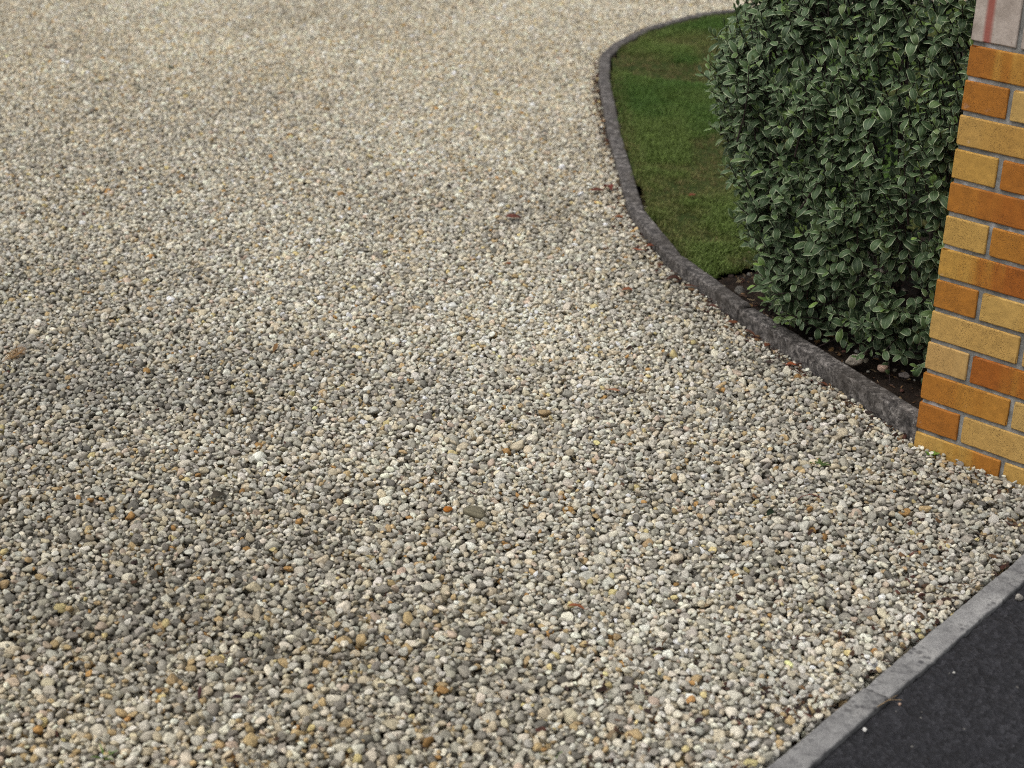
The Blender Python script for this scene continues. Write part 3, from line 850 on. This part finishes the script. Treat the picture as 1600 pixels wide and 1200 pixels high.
# hedge volume in (u, v, z)
HU, HV, HA, HB = -0.30, 0.62, 0.68, 0.46
ZK = [0.0, 0.08, 0.15, 0.24, 0.38, 0.5, 0.6, 0.72, 0.86, 1.05, 1.2, 1.3]
MK = [0.48, 0.60, 0.68, 0.75, 0.86, 0.935, 1.005, 0.98, 0.92, 0.88, 0.80, 0.62]
def hedge_surf(phi, z, m=1.0):
    k = np.interp(z, ZK, MK) * m
    c, s = np.cos(phi), np.sin(phi)
    r = (np.abs(c) ** 2.5 + np.abs(s) ** 2.5) ** (-1 / 2.5)
    u = HU + HA * k * r * c; v = HV + HB * (0.60 + 0.40 * k) * m ** 0.5 * r * s
    return u, v
def w3(u, v, z):
    return np.stack([A[0] + U[0] * u + Vv[0] * v, A[1] + U[1] * u + Vv[1] * v, z], -1)
def hedge():
    rg = np.random.default_rng(17)
    root = empty('hedge', uv(HU, HV, 0.02))
    tag(root, 'dense hedge of small grey green leaves with pale margins beside the brick pier', 'hedge')
    base = np.array(root.location)
    # shoots
    phi = rg.uniform(-math.pi, math.pi, 9000); z = rg.uniform(0.045, 1.24, 9000)
    lump = fbm(phi * 1.3 + 9, z * 3, 0.55, 61, 3)
    m = 0.955 + 0.12 * (lump - 0.5) * 2 + rg.normal(0, 0.018, len(phi))
    e = 0.02
    u, v = hedge_surf(phi, z, m); p = w3(u, v, z)
    u1, v1 = hedge_surf(phi + e, z, m); u2, v2 = hedge_surf(phi, z + e, m)
    N = np.cross(w3(u1, v1, z) - p, w3(u2, v2, z + e) - p); N /= np.linalg.norm(N, axis=1)[:, None]
    ctr = np.array([*uv(HU, HV)[:2], 0.6])
    N *= np.sign(((p - ctr) * N).sum(1))[:, None]
    view = np.array([0, 0, CAM_H]) - p; view /= np.linalg.norm(view, axis=1)[:, None]
    facing = (N * view).sum(1)
    # area weight and density: full where seen, thin at the back
    dens = np.where(facing > -0.30, 1.0, 0.30)
    area = np.linalg.norm(np.cross((w3(u1, v1, z) - p) / e, (w3(u2, v2, z + e) - p) / e), axis=1)
    prob = dens * area / 0.80 * 0.40
    inpier = (u > -0.03) & (v < PW + 0.05)
    ok = (rg.random(len(phi)) < prob) & ~inpier
    p, N, z, facing, m = p[ok], N[ok], z[ok], facing[ok], m[ok]
    ns = len(p); print('SHOOTS', ns)
    up = np.array([0, 0, 1.0])
    low = np.clip((0.30 - z) / 0.25, 0, 1)
    sdir = N * (0.62 + 0.25 * low)[:, None] + up * (0.85 - 0.85 * low)[:, None] + rg.normal(0, 0.22, (ns, 3))
    sdir /= np.linalg.norm(sdir, axis=1)[:, None]
    slen = rg.uniform(0.12, 0.19, ns)
    long_ = rg.random(ns) < 0.12; slen = np.where(long_, slen * 1.35, slen)
    start = p - sdir * (slen * 0.78)[:, None]
    # leaves along shoots
    nl = 13
    f = np.tile(np.linspace(0.12, 1.0, nl), (ns, 1)) + rg.normal(0, 0.015, (ns, nl))
    ang = rg.uniform(0, 6.28, (ns, 1)) + np.arange(nl)[None] * 2.399 + rg.normal(0, 0.25, (ns, nl))
    t1 = np.cross(sdir, np.where(np.abs(sdir[:, 2:]) > 0.95, [[1.0, 0, 0]], [[0, 0, 1.0]])); t1 /= np.linalg.norm(t1, axis=1)[:, None]
    t2 = np.cross(sdir, t1)
    tip = np.clip((f - 0.86) / 0.14, 0, 1)
    bend = (rg.normal(0, 0.10, (ns, 3)))
    def stem_at(ff): return start[:, None] + sdir[:, None] * (ff * slen[:, None])[..., None] + bend[:, None] * (ff * ff * slen[:, None])[..., None]
    bp = stem_at(f)
    lean = 0.30 + 0.22 * rg.normal(size=(ns, nl)) + 1.6 * tip ** 1.5
    d = t1[:, None] * np.cos(ang)[..., None] + t2[:, None] * np.sin(ang)[..., None] + sdir[:, None] * lean[..., None]
    d += N[:, None] * 0.18
    d /= np.linalg.norm(d, axis=2)[..., None]
    upv = sdir[:, None] * 0.55 + up * 0.75 + rg.normal(0, 0.20, (ns, nl, 3))
    nn = upv - d * (upv * d).sum(2)[..., None]; nn /= np.linalg.norm(nn, axis=2)[..., None]
    L = 0.0335 * np.exp(rg.normal(0, 0.24, (ns, nl))) * (1 - 0.42 * tip)
    Wd = L * rg.uniform(0.42, 0.54, (ns, nl))
    kap = rg.uniform(1.1, 2.5, (ns, nl)) * (1 - 0.7 * tip)
    th0 = rg.uniform(0.3, 0.85, (ns, nl))
    fold = rg.uniform(0.08, 0.40, (ns, nl))
    newsh = (rg.random(ns) < 0.42)[:, None]
    young = np.clip((f - 0.86) / 0.12, 0, 1) * np.where(newsh, rg.uniform(0.4, 1.0, (ns, nl)), 0.12)
    tint = np.clip(rg.normal(0.5, 0.2, (ns, nl)) + 0.15 * (f - 0.5), 0, 1)
    flat = lambda q: q.reshape(-1, *q.shape[2:])
    V1 = leaf_verts(flat(bp), flat(d), flat(nn), flat(L), flat(Wd), flat(kap), flat(th0), flat(fold), rg)
    T1, Y1 = flat(tint), flat(young); fac1 = np.repeat(facing, nl); f1 = flat(f); m1 = np.repeat(m, nl)
    # leaves further in, on older wood
    ni = 5200
    phi = rg.uniform(-math.pi, math.pi, ni); zi = rg.uniform(0.07, 1.2, ni)
    u, v = hedge_surf(phi, zi, rg.uniform(0.66, 0.90, ni)); pi_ = w3(u, v, zi)
    oki = ~((u > -0.03) & (v < PW + 0.05)); pi_ = pi_[oki]; ni = len(pi_)
    di = rg.normal(size=(ni, 3)); di /= np.linalg.norm(di, axis=1)[:, None]
    ui = up + rg.normal(0, 0.5, (ni, 3)); nni = ui - di * (ui * di).sum(1)[:, None]; nni /= np.linalg.norm(nni, axis=1)[:, None]
    Li = 0.035 * np.exp(rg.normal(0, 0.15, ni))
    V2 = leaf_verts(pi_, di, nni, Li, Li * 0.5, rg.uniform(0.6, 1.8, ni), rg.uniform(0, 0.4, ni), rg.uniform(0.1, 0.5, ni), rg)
    # drop leaves that would stand in the pier, the edging or the soil
    def okleaf(Vv_):
        c = Vv_.reshape(len(Vv_), 35, 3)
        uu = (c[..., 0] - A[0]) * U[0] + (c[..., 1] - A[1]) * U[1]; v_ = (c[..., 0] - A[0]) * Vv[0] + (c[..., 1] - A[1]) * Vv[1]
        hitp = ((uu > -0.004) & (v_ < PW + 0.006)).any(1)
        return ~hitp & (c[..., 2].min(1) > 0.035)
    k1 = okleaf(V1); V1, T1, Y1, fac1, f1, m1 = V1[k1], T1[k1], Y1[k1], fac1[k1], f1[k1], m1[k1]
    V2 = V2[okleaf(V2)]
    # the leaves that show largest from the drive become parts of their own
    ctrs = V1[:, 17]; rel = ctrs - np.array([0, 0, CAM_H])
    fwv, rtv, upv_ = (np.array(q[:]) for q in (_fw, _rt, _up))
    zc = rel @ fwv; sx_ = rel @ rtv / zc; sy_ = rel @ upv_ / zc
    q = V1.reshape(-1, 7, 5, 3)
    ar = np.linalg.norm(np.cross(q[:, 5, 2] - q[:, 1, 2], q[:, 3, 4] - q[:, 3, 0]) @ np.eye(3), axis=1)
    nrm_ = np.cross(q[:, 5, 2] - q[:, 1, 2], q[:, 3, 4] - q[:, 3, 0]); vis = np.abs((nrm_ * (-rel / np.linalg.norm(rel, axis=1)[:, None])).sum(1)) / zc ** 2
    score = vis * np.where(f1 > 0.55, 1, 0.2) * np.where(fac1 > 0.1, 1, 0) * np.where((sx_ < 0.29) & (sy_ < 0.222), 1, 0) * np.where(m1 > 0.95, 1, 0.3)
    pick = np.argsort(-score)[:290]
    for i in pick:
        o0 = V1[i, 2]
        me = leaves_mesh('leaf', V1[i:i + 1] - o0, T1[i:i + 1], Y1[i:i + 1])
        o = bpy.data.objects.new('leaf', me); C.objects.link(o); o.parent = root; o.location = o0 - base
    rest = np.ones(len(V1), bool); rest[pick] = False
    Va = np.concatenate([V1[rest], V2]); Ta = np.concatenate([T1[rest], rg.uniform(0, 0.5, len(V2))]); Ya = np.concatenate([Y1[rest], np.zeros(len(V2))])
    print('LEAVES', len(Va))
    o = bpy.data.objects.new('foliage', leaves_mesh('foliage', Va - base, Ta, Ya)); C.objects.link(o); o.parent = root; tag(o, kind='stuff')
    # twigs: three-sided tapering tubes along the shoots
    ff = np.tile(np.linspace(0, 1.0, 5), (ns, 1)); ff[:, 0] = -0.12
    cp = stem_at(ff); rad = np.array([0.0028, 0.0021, 0.0018, 0.0015, 0.0010])
    a3 = np.arange(4) * math.pi / 2
    ringv = t1[:, None, None] * np.cos(a3)[None, None, :, None] + t2[:, None, None] * np.sin(a3)[None, None, :, None]
    TV = cp[:, :, None] + ringv * rad[None, :, None, None]
    tv = TV.reshape(ns, 20, 3)
    fq = []
    for i in range(4):
        for j in range(4): fq.append((i * 4 + j, i * 4 + (j + 1) % 4, (i + 1) * 4 + (j + 1) % 4, (i + 1) * 4 + j))
    FQ = (np.array(fq)[None] + (np.arange(ns) * 20)[:, None, None]).reshape(-1, 4)
    o = bpy.data.objects.new('twigs', np_mesh('twigs', tv.reshape(-1, 3) - base, FQ, M_TWIG)); C.objects.link(o); o.parent = root; tag(o, kind='stuff')
    # main stems with limbs
    rs = random.Random(4)
    for (su, sv) in ((-0.44, 0.62), (-0.34, 0.56), (-0.18, 0.56), (-0.08, 0.68), (-0.30, 0.74), (-0.48, 0.74)):
        bm = bmesh.new()
        def limb(p0, dr, ln, r0, depth):
            prev = None; q = Vector(p0); dv = Vector(dr).normalized(); nseg = 7
            for i in range(nseg + 1):
                r = r0 * (1 - 0.6 * i / nseg); t_ = dv.orthogonal().normalized(); b_ = dv.cross(t_)
                ring = [bm.verts.new(q + (t_ * math.cos(k * math.pi / 3) + b_ * math.sin(k * math.pi / 3)) * r) for k in range(6)]
                if prev:
                    for k in range(6): bm.faces.new((prev[k], prev[(k + 1) % 6], ring[(k + 1) % 6], ring[k]))
                prev = ring
                if depth and i >= 1 and i < nseg:
                    an = rs.uniform(0, 6.28); limb(q, (math.cos(an), math.sin(an), rs.uniform(0.2, 0.9)), ln * rs.uniform(0.18, 0.28), r * 0.5, depth - 1)
                dv = (dv + Vector((rs.uniform(-1, 1), rs.uniform(-1, 1), rs.uniform(-.3, .5))) * 0.09).normalized()
                q = q + dv * ln / nseg
        limb((0, 0, -0.05), (rs.uniform(-.12, .12), rs.uniform(-.08, .12), 1), 0.85, 0.011, 1)
        me = bpy.data.meshes.new('stem'); bm.to_mesh(me); bm.free(); me.materials.append(M_TWIG)
        o = bpy.data.objects.new('stem', me); C.objects.link(o); o.parent = root; o.location = Vector(uv(su, sv, 0.02)) - Vector(base)
hedge()

# ------------------------------------------------------------------ small things lying about
def fallen_leaf(loc, size, rz, colr, label, grp=None, curl=0.9, tilt=(0.1, 0.1), asp=0.5, name='fallen_leaf'):
    rg = np.random.default_rng(int(abs(loc[0] * 1000 + loc[1] * 77)) + 5)
    one = np.ones(1)
    V = leaf_verts(np.array([[-0.5 * size, 0, 0.0]]), np.array([[1.0, 0, 0]]), np.array([[0, 0, 1.0]]), one * size, one * size * asp, one * curl, one * curl * 0.5, one * rg.uniform(-0.6, 0.6), rg)[0]
    th = 0.0004
    n = len(V)
    Vt = np.concatenate([V, V - [0, 0, th]])
    F = [tuple(f) for f in LF] + [tuple(f[::-1] + n) for f in LF]
    rim = [q for q in _q[0]] + [q for q in _q[1:, -1]] + [q for q in _q[-1, -2::-1]] + [q for q in _q[-2:0:-1, 0]]
    for i in range(len(rim)): F.append((rim[i], rim[(i + 1) % len(rim)], rim[(i + 1) % len(rim)] + n, rim[i] + n))
    # stalk
    b = len(Vt); s0 = V[2]
    st = np.array([s0 + [0, .0006, 0], s0 - [0, .0006, 0], s0 + [0, 0, .001], s0 + [-size * .35, .0004, .002], s0 + [-size * .35, -.0004, .002], s0 + [-size * .35, 0, .003]])
    Vt = np.concatenate([Vt, st]); F += [(b, b + 1, b + 4, b + 3), (b + 1, b + 2, b + 5, b + 4), (b + 2, b, b + 3, b + 5), (b + 3, b + 4, b + 5)]
    o = mesh_obj(name, Vt, F, M_LIT, None, True, loc)
    o.rotation_euler = (tilt[0], tilt[1], rz); g_ = sum(colr) / 3; o.color = lin(*[0.82 * (0.8 * c + 0.2 * g_) for c in colr])
    tag(o, label, 'leaf', grp); return o

RUST, ORA, DRED, BRN, GRN = (120, 62, 34), (176, 98, 48), (92, 34, 34), (96, 70, 46), (54, 82, 44)
fallen_leaf((-2.037, 7.107, 0.016), 0.040, 0.4, DRED, 'dark red fallen leaf far up the gravel on the left')
fallen_leaf((-1.448, 6.812, 0.016), 0.030, 1.0, (36, 66, 26), 'dark green leaf far up the gravel, right of the dark red one', asp=0.8)
fallen_leaf((-1.329, 5.369, 0.014), 0.026, 0.2, (58, 46, 38), 'tiny blackish leaf on the upper left gravel')
fallen_leaf((-0.009, 5.004, 0.020), 0.058, 0.25, (128, 58, 40), 'large rusty brown curled leaf on the gravel left of the curved edging', curl=1.6)
fallen_leaf((-0.020, 4.596, 0.016), 0.026, 0.9, ORA, 'small orange leaf just below the large rusty brown leaf')
kg = 'fallen leaves along the curved edging'
fallen_leaf((0.300, 5.335, 0.018), 0.060, 1.9, (140, 52, 34), 'red brown leaf against the edging just above its first joint', kg, 1.6)
fallen_leaf((0.262, 5.300, 0.018), 0.050, 0.3, (128, 60, 38), 'smaller red brown leaf beside the one above the edging joint', kg)
fallen_leaf((0.325, 5.050, 0.018), 0.036, 0.7, ORA, 'orange leaf at the edging level with its first joint', kg)
fallen_leaf((0.300, 4.960, 0.014), 0.030, 2.2, (98, 50, 34), 'dull red leaf on gravel just below the edging joint', kg)
fallen_leaf((0.366, 4.745, 0.018), 0.042, 2.4, (178, 92, 54), 'bright rust coloured leaf lying flat at the foot of the edging bend', kg, 0.4)
fallen_leaf((0.405, 4.765, 0.020), 0.032, 0.5, (166, 82, 46), 'narrow rust leaf touching the edging beside the bright flat one', kg)
fallen_leaf((0.455, 4.490, 0.016), 0.044, 0.1, (92, 48, 32), 'dark brown leaf wedged under the edging opposite the lawn corner', kg, 1.5)
fallen_leaf((0.495, 4.450, 0.016), 0.036, 2.8, RUST, 'rusty leaf wedged under the edging next to the dark brown one', kg)
fallen_leaf((0.318, 4.405, 0.014), 0.034, 0.2, (184, 104, 60), 'orange leaf lying on open gravel a hand from the edging', kg)
fallen_leaf((0.545, 4.290, 0.016), 0.036, 2.6, (110, 56, 38), 'brown leaf at the edging near its second joint', kg)
fallen_leaf((0.592, 4.190, 0.016), 0.034, 0.5, (150, 84, 46), 'tan leaf at the edging just past its second joint', kg)
fallen_leaf((0.625, 4.105, 0.016), 0.050, 2.2, (104, 58, 34), 'long brown leaf at the edging beside the planting bed', kg, 1.3, asp=0.3)
fallen_leaf((0.665, 4.035, 0.016), 0.034, 1.1, (134, 72, 40), 'rust leaf among gravel at the foot of the edging by the hedge', kg)
fallen_leaf((0.712, 3.912, 0.016), 0.030, 0.3, (190, 92, 44), 'bright orange leaf at the edging midway along the hedge', kg)
fallen_leaf((0.775, 3.795, 0.016), 0.028, 2.0, (126, 66, 38), 'small rust leaf at the edging not far from the pier', kg)
fallen_leaf((0.557, 3.109, 0.016), 0.030, 0.7, (34, 56, 30), 'glossy dark green leaf on gravel in front of the pier', asp=0.6, curl=1.2)
fallen_leaf((0.134, 2.716, 0.016), 0.036, 2.7, (168, 88, 40), 'long orange brown leaf on the lower middle gravel', asp=0.35)
fallen_leaf((-0.459, 2.392, 0.015), 0.020, 0.2, (70, 32, 38), 'small maroon leaf at lower left gravel')
fallen_leaf((-0.525, 2.404, 0.017), 0.022, 1.5, (92, 40, 42), 'upright reddish leaf left of the small maroon one', tilt=(0.2, -0.9), asp=0.3)
fallen_leaf((0.337, 2.363, 0.015), 0.022, 0.5, (70, 42, 46), 'purplish leaf on gravel near the pale street edging')
fallen_leaf((-0.614, 3.116, 0.017), 0.044, 0.9, (74, 64, 46), 'dark olive curled leaf on the left of the drive', curl=1.9)
fallen_leaf((0.570, 5.22, 0.042), 0.036, 0.9, (150, 72, 36), 'orange leaf lying on the lawn')
fallen_leaf((-0.609, 3.922, 0.016), 0.030, 1.3, (178, 128, 72), 'tan leaf standing on the left middle gravel', tilt=(0.5, -0.5), asp=0.35)
fallen_leaf((0.250, 3.72, 0.016), 0.034, 0.1, (196, 132, 92), 'pale apricot leaf on gravel in the middle of the drive', asp=0.35)

def loose_pebble(loc, r, rz, colr, label, sq=(1, .8, .65), seed=1, name='pebble'):
    me = stone_shape(seed); me.materials.append(MS1)
    o = bpy.data.objects.new(name, me); C.objects.link(o)
    o.scale = (r * sq[0], r * sq[1], r * sq[2]); o.location = loc; o.rotation_euler = (0.1, 0.1, rz); o.color = lin(*colr)
    tag(o, label, 'pebble'); return o
loose_pebble((1.007, 2.823, 0.003), 0.0085, 0.4, (176, 170, 160), 'grey beige pebble strayed onto the footpath at the far right', seed=301, sq=(1, .8, .9))
loose_pebble((0.624, 2.375, 0.0), 0.0052, 1.4, (222, 220, 214), 'tiny white pebble on the footpath close to the edging', seed=302)
loose_pebble((0.700, 2.455, -0.001), 0.0036, 1.0, (190, 160, 140), 'tiny pinkish pebble on the footpath beside the edging joint', seed=303)
loose_pebble((0.820, 2.56, -0.0015), 0.0030, 1.0, (200, 198, 190), 'speck sized pale pebble out on the dark footpath', seed=304)
loose_pebble((0.868, 3.890, 0.040), 0.026, 0.5, (176, 166, 152), 'large pale flint on the soil behind the edging by the hedge', seed=305, sq=(1, .62, .6))
loose_pebble((0.836, 4.206, 0.040), 0.015, 0.2, (186, 128, 92), 'orange tinted stone on the soil under the hedge', seed=306)
loose_pebble((0.717, 4.359, 0.040), 0.022, 0.1, (142, 124, 106), 'brown stone on the soil below the lawn corner', seed=307)
loose_pebble((0.769, 4.141, 0.040), 0.015, 2.0, (204, 196, 184), 'whitish stone on the soil between edging and hedge', seed=308)
loose_pebble((0.930, 3.842, 0.042), 0.017, 0.8, (188, 158, 140), 'pinkish stone on the soil near the pier', seed=309)
loose_pebble((0.975, 3.800, 0.042), 0.014, 0.3, (120, 112, 108), 'grey stone on the soil closest to the pier', seed=310)
loose_pebble((-0.070, 3.079, 0.014), 0.026, 2.4, (118, 112, 92), 'large olive grey stone standing out in the middle of the gravel', seed=311, sq=(1, .7, .5))
loose_pebble((-0.127, 3.092, 0.013), 0.011, 0.4, (184, 116, 44), 'small orange stone left of the large olive grey one', seed=312)

def twig(name, pts, r, colr, label, cat='twig', forks=()):
    bm = bmesh.new()
    def tube(pp, r0):
        prev = None
        for i, q in enumerate(pp):
            q = Vector(q); dv = (Vector(pp[min(i + 1, len(pp) - 1)]) - Vector(pp[max(i - 1, 0)])).normalized()
            t_ = dv.orthogonal().normalized(); b_ = dv.cross(t_); rr = r0 * (1 - 0.5 * i / len(pp))
            ring = [bm.verts.new(q + (t_ * math.cos(k * 1.2566) + b_ * math.sin(k * 1.2566)) * rr) for k in range(5)]
            if prev:
                for k in range(5): bm.faces.new((prev[k], prev[(k + 1) % 5], ring[(k + 1) % 5], ring[k]))
            else: bm.faces.new(ring[::-1])
            prev = ring
        bm.faces.new(prev)
    base = Vector(pts[0])
    tube([tuple(Vector(q) - base) for q in pts], r)
    for fk in forks: tube([tuple(Vector(q) - base) for q in fk], r * 0.7)
    me = bpy.data.meshes.new(name); bm.to_mesh(me); bm.free(); me.materials.append(M_LIT)
    o = bpy.data.objects.new(name, me); C.objects.link(o); o.location = base; o.color = lin(*colr)
    if label: tag(o, label, cat)
    return o
twig('twig', [(0.610, 3.165, .014), (0.635, 3.190, .019), (0.655, 3.198, .020), (0.680, 3.190, .015)], 0.0012, (112, 56, 44), 'thin reddish arched twig on gravel in front of the pier')
twig('straw', [(-0.612, 2.795, .013), (-0.598, 2.815, .018), (-0.585, 2.848, .014)], 0.0011, (186, 172, 140), 'pale bit of straw on the lower left gravel', 'straw')
twig('stick', [(0.668, 4.368, .045), (0.69, 4.360, .047), (0.712, 4.352, .045)], 0.003, (150, 140, 124), 'short pale stick on the soil at the lawn corner', 'stick')
twig('twig', [(1.02, 3.06, .012), (0.985, 3.04, .017), (0.955, 3.005, .013)], 0.0011, (78, 62, 50), 'thin brown twig on gravel near the right end of street edging', forks=[[(0.985, 3.04, .017), (0.975, 3.06, .016), (0.968, 3.075, .014)]])
twig('twig', [(0.655, 2.440, .001), (0.680, 2.458, .005), (0.700, 2.480, .001)], 0.0009, (150, 126, 92), 'dry grass stalk on the footpath at the edging joint', forks=[[(0.680, 2.458, .005), (0.69, 2.45, .012), (0.70, 2.447, .014)]])

# fern-like dry frond on the left
def frond(loc, rz):
    bm = bmesh.new()
    def strip(a, b, w, zc):
        a, b = Vector(a), Vector(b); d = (b - a); s = Vector((-d.y, d.x, 0)).normalized() * w
        m = (a + b) / 2 + Vector((0, 0, zc))
        v = [bm.verts.new(q) for q in (a - s * .4, a + s * .4, m + s, m - s, b)]
        bm.faces.new((v[0], v[1], v[2], v[3])); bm.faces.new((v[3], v[2], v[4]))
    strip((-0.03, 0, 0.004), (0.055, 0, 0.003), 0.0012, 0.004)
    for i in range(13):
        x = -0.012 + i * 0.0052; ln = 0.021 * math.sin(0.5 + 2.4 * i / 13) ** 0.8
        for sg in (-1, 1): strip((x, 0, 0.006), (x + ln * 0.6, sg * ln, 0.002), 0.0017, 0.003)
    bmesh.ops.solidify(bm, geom=bm.faces[:], thickness=0.0004)
    me = bpy.data.meshes.new('dry_frond'); bm.to_mesh(me); bm.free(); me.materials.append(M_LIT)
    o = bpy.data.objects.new('dry_frond', me); C.objects.link(o); o.location = loc; o.rotation_euler = (0.15, -0.1, rz); o.color = lin(176, 138, 88)
    tag(o, 'dry tan fern frond lying at the left edge of the gravel', 'frond')
frond((-1.255, 3.800, 0.016), 1.15)

def weed(name, loc, nleaf, size, label, cat, spread=0.5, asp=0.6, mat=None, up=0.8, seed=1):
    rn = random.Random(seed)
    root = empty(name, loc); tag(root, label, cat)
    one = np.ones(1); rg = np.random.default_rng(seed)
    for i in range(nleaf):
        an = i * 2.4 + rn.uniform(-.4, .4); d = Vector((math.cos(an) * spread, math.sin(an) * spread, up * rn.uniform(.5, 1))).normalized()
        nv = (Vector((0, 0, 1)) - d * d.z); nv = nv.normalized() if nv.length > 0.05 else Vector((1, 0, 0))
        sz = size * rn.uniform(.65, 1.1)
        V = leaf_verts(np.array([[0, 0, 0.0]]), np.array([d[:]]), np.array([nv[:]]), one * sz, one * sz * asp, one * rn.uniform(.4, 1.3), one * .2, one * .2, rg)[0]
        o = mesh_obj('leaf', V, [tuple(f) for f in LF], mat or M_GREEN, root, True)
    return root
weed('weed', (0.702, 4.303, 0.035), 5, 0.042, 'bright green broad leaved weed on the soil beside the edging', 'weed', 0.8, 0.7, None, 0.7, 3)
weed('weed', (0.965, 3.432, 0.006), 6, 0.022, 'small yellow green weed at the foot of the pier corner', 'weed', 0.8, 0.6, None, 0.7, 5)
weed('weed', (0.70, 3.362, 0.006), 7, 0.026, 'thin dark green sprig growing through gravel near the edging and pier', 'weed', 0.9, 0.28, M_DGREEN, 0.5, 6)
for i, (x, y, lb) in enumerate([(0.085, 2.262, 'grass tuft in gravel at the bottom edge, left of another tuft'), (0.140, 2.225, 'grass tuft in gravel at the bottom edge, right of another tuft'), (-0.650, 2.235, 'grass tuft growing in gravel at lower left')]):
    weed('grass_tuft', (x, y, -0.004), 9, 0.028, lb, 'grass tuft', 0.55, 0.10, None, 0.9, 20 + i)

# crumbs of bark, needles and dead stalks worked into the gravel and the bed
def crumbs():
    rg = np.random.default_rng(29)
    shapes = []
    for k in range(6):
        rn = random.Random(k); Ln = rn.uniform(.6, 1.2); w = rn.uniform(.05, .12) if k < 4 else .3
        V = []; F = []
        for i in range(4):
            x = (i / 3 - .5) * Ln; yb = 0.12 * math.sin(i * 1.3 + k); ww = w * (1 - .4 * abs(i - 1.5) / 1.5)
            V += [(x, yb - ww, 0), (x, yb + ww, 0), (x, yb, ww * 1.2)]
        for i in range(3):
            a = i * 3
            F += [(a, a + 3, a + 4, a + 1), (a + 1, a + 4, a + 5, a + 2), (a + 2, a + 5, a + 3, a)]
        F += [(0, 1, 2), (11, 10, 9)]
        me = bpy.data.meshes.new('crumb'); me.from_pydata(V, [], F); me.materials.append(MS)
        shapes.append(bpy.data.objects.new('crumb_shape_%d' % k, me))
    P = []
    # on the gravel: thickest along the street edging and the foot of the curved edging
    n = 2600
    s = rg.uniform(-0.6, 1.3, n); t = -np.abs(rg.exponential(0.13, n)) - 0.004
    x = E0[0] + ED[0] * s + EN[0] * t; y = E0[1] + ED[1] * s + EN[1] * t
    keep = fbm(x, y, 0.12, 71, 3) > 0.47
    P.append(np.stack([x[keep], y[keep], level(x[keep], y[keep]) + rg.uniform(-.006, .011, keep.sum())], 1))
    for i in range(0, 6):
        a, b = K[i] + (mit[i] * KW / 2) * gside, K[i + 1] + (mit[i + 1] * KW / 2) * gside
        m = int(420 * np.linalg.norm(b - a)); tt = rg.random(m)[:, None]
        nn = (mit[i] * gside)[None]
        q = a[None] * (1 - tt) + b[None] * tt + nn * (0.006 + rg.exponential(0.022, m))[:, None]
        P.append(np.concatenate([q, (rg.uniform(-.004, .012, m))[:, None]], 1))
    m = 1500
    q = np.stack([rg.uniform(-2.0, 0.9, m), 1.9 + 4 * rg.random(m) ** 1.5], 1)
    P.append(np.concatenate([q, (level(q[:, 0], q[:, 1]) + rg.uniform(-.002, .011, m))[:, None]], 1))
    ng_ = sum(map(len, P))
    m = 1600
    q = np.stack([rg.uniform(0.5, 1.5, m), rg.uniform(3.5, 4.7, m)], 1)
    ins = inside_poly(q[:, 0], q[:, 1], bed_poly); q = q[ins]
    P.append(np.concatenate([q, (bed_z(q[:, 0], q[:, 1]) + 0.002)[:, None]], 1))
    P = np.concatenate(P); n = len(P)
    tt = (P[:, 0] - E0[0]) * EN[0] + (P[:, 1] - E0[1]) * EN[1]
    pu = (P[:, 0] - A[0]) * U[0] + (P[:, 1] - A[1]) * U[1]; pv = (P[:, 0] - A[0]) * Vv[0] + (P[:, 1] - A[1]) * Vv[1]
    ok = (tt < -0.003) & ~((pu > -0.005) & (pv > -0.005))
    P = P[ok]; n = len(P)
    cols = np.array([lin(*c)[:3] for c in [(66, 48, 40), (86, 64, 48), (54, 42, 38), (116, 88, 60), (86, 54, 45), (136, 118, 92)]])
    c = cols[rg.integers(0, 6, n)] * np.exp(rg.normal(0, .2, (n, 1)))
    sz = rg.uniform(0.006, 0.020, n)
    o = instancer('plant_debris', P, np.stack([rg.normal(0, .3, n), rg.normal(0, .25, n), rg.uniform(0, 6.28, n)], 1), np.stack([sz, sz, sz], 1), rg.integers(0, 6, n), c, rg.random((n, 3)), shapes)
    tag(o, 'dark brown crumbs of bark and stalks among gravel and soil', None, None, 'stuff')
gside = 1 if (K[4] + mit[4])[0] < K[4][0] else -1
crumbs()

# stones mixed into the planting bed
def bed_stones():
    rg = np.random.default_rng(33); m = 420
    q = np.stack([rg.uniform(0.5, 1.5, m), rg.uniform(3.5, 4.75, m)], 1)
    ins = inside_poly(q[:, 0], q[:, 1], bed_poly) & (rg.random(m) < 0.8); q = q[ins]; n = len(q)
    s = 0.0075 * np.exp(rg.normal(0, .35, n))
    P = np.concatenate([q, (bed_z(q[:, 0], q[:, 1]) + s * 0.2)[:, None]], 1)
    col = PAL[rg.integers(1, 9, n)] * rg.uniform(.35, .8, (n, 1))
    sh = []
    for k in range(8):
        me = stone_shape(500 + k); me.materials.append(MS); sh.append(bpy.data.objects.new('bed_stone_shape_%d' % k, me))
    o = instancer('soil_stones', P, np.stack([rg.normal(0, .3, n), rg.normal(0, .3, n), rg.uniform(0, 6.28, n)], 1), np.stack([s, s * .8, s * .6], 1), rg.integers(0, 8, n), col, rg.random((n, 3)), sh)
    tag(o, 'small dirty stones mixed into the dark soil under the hedge', None, None, 'stuff')
bed_stones()
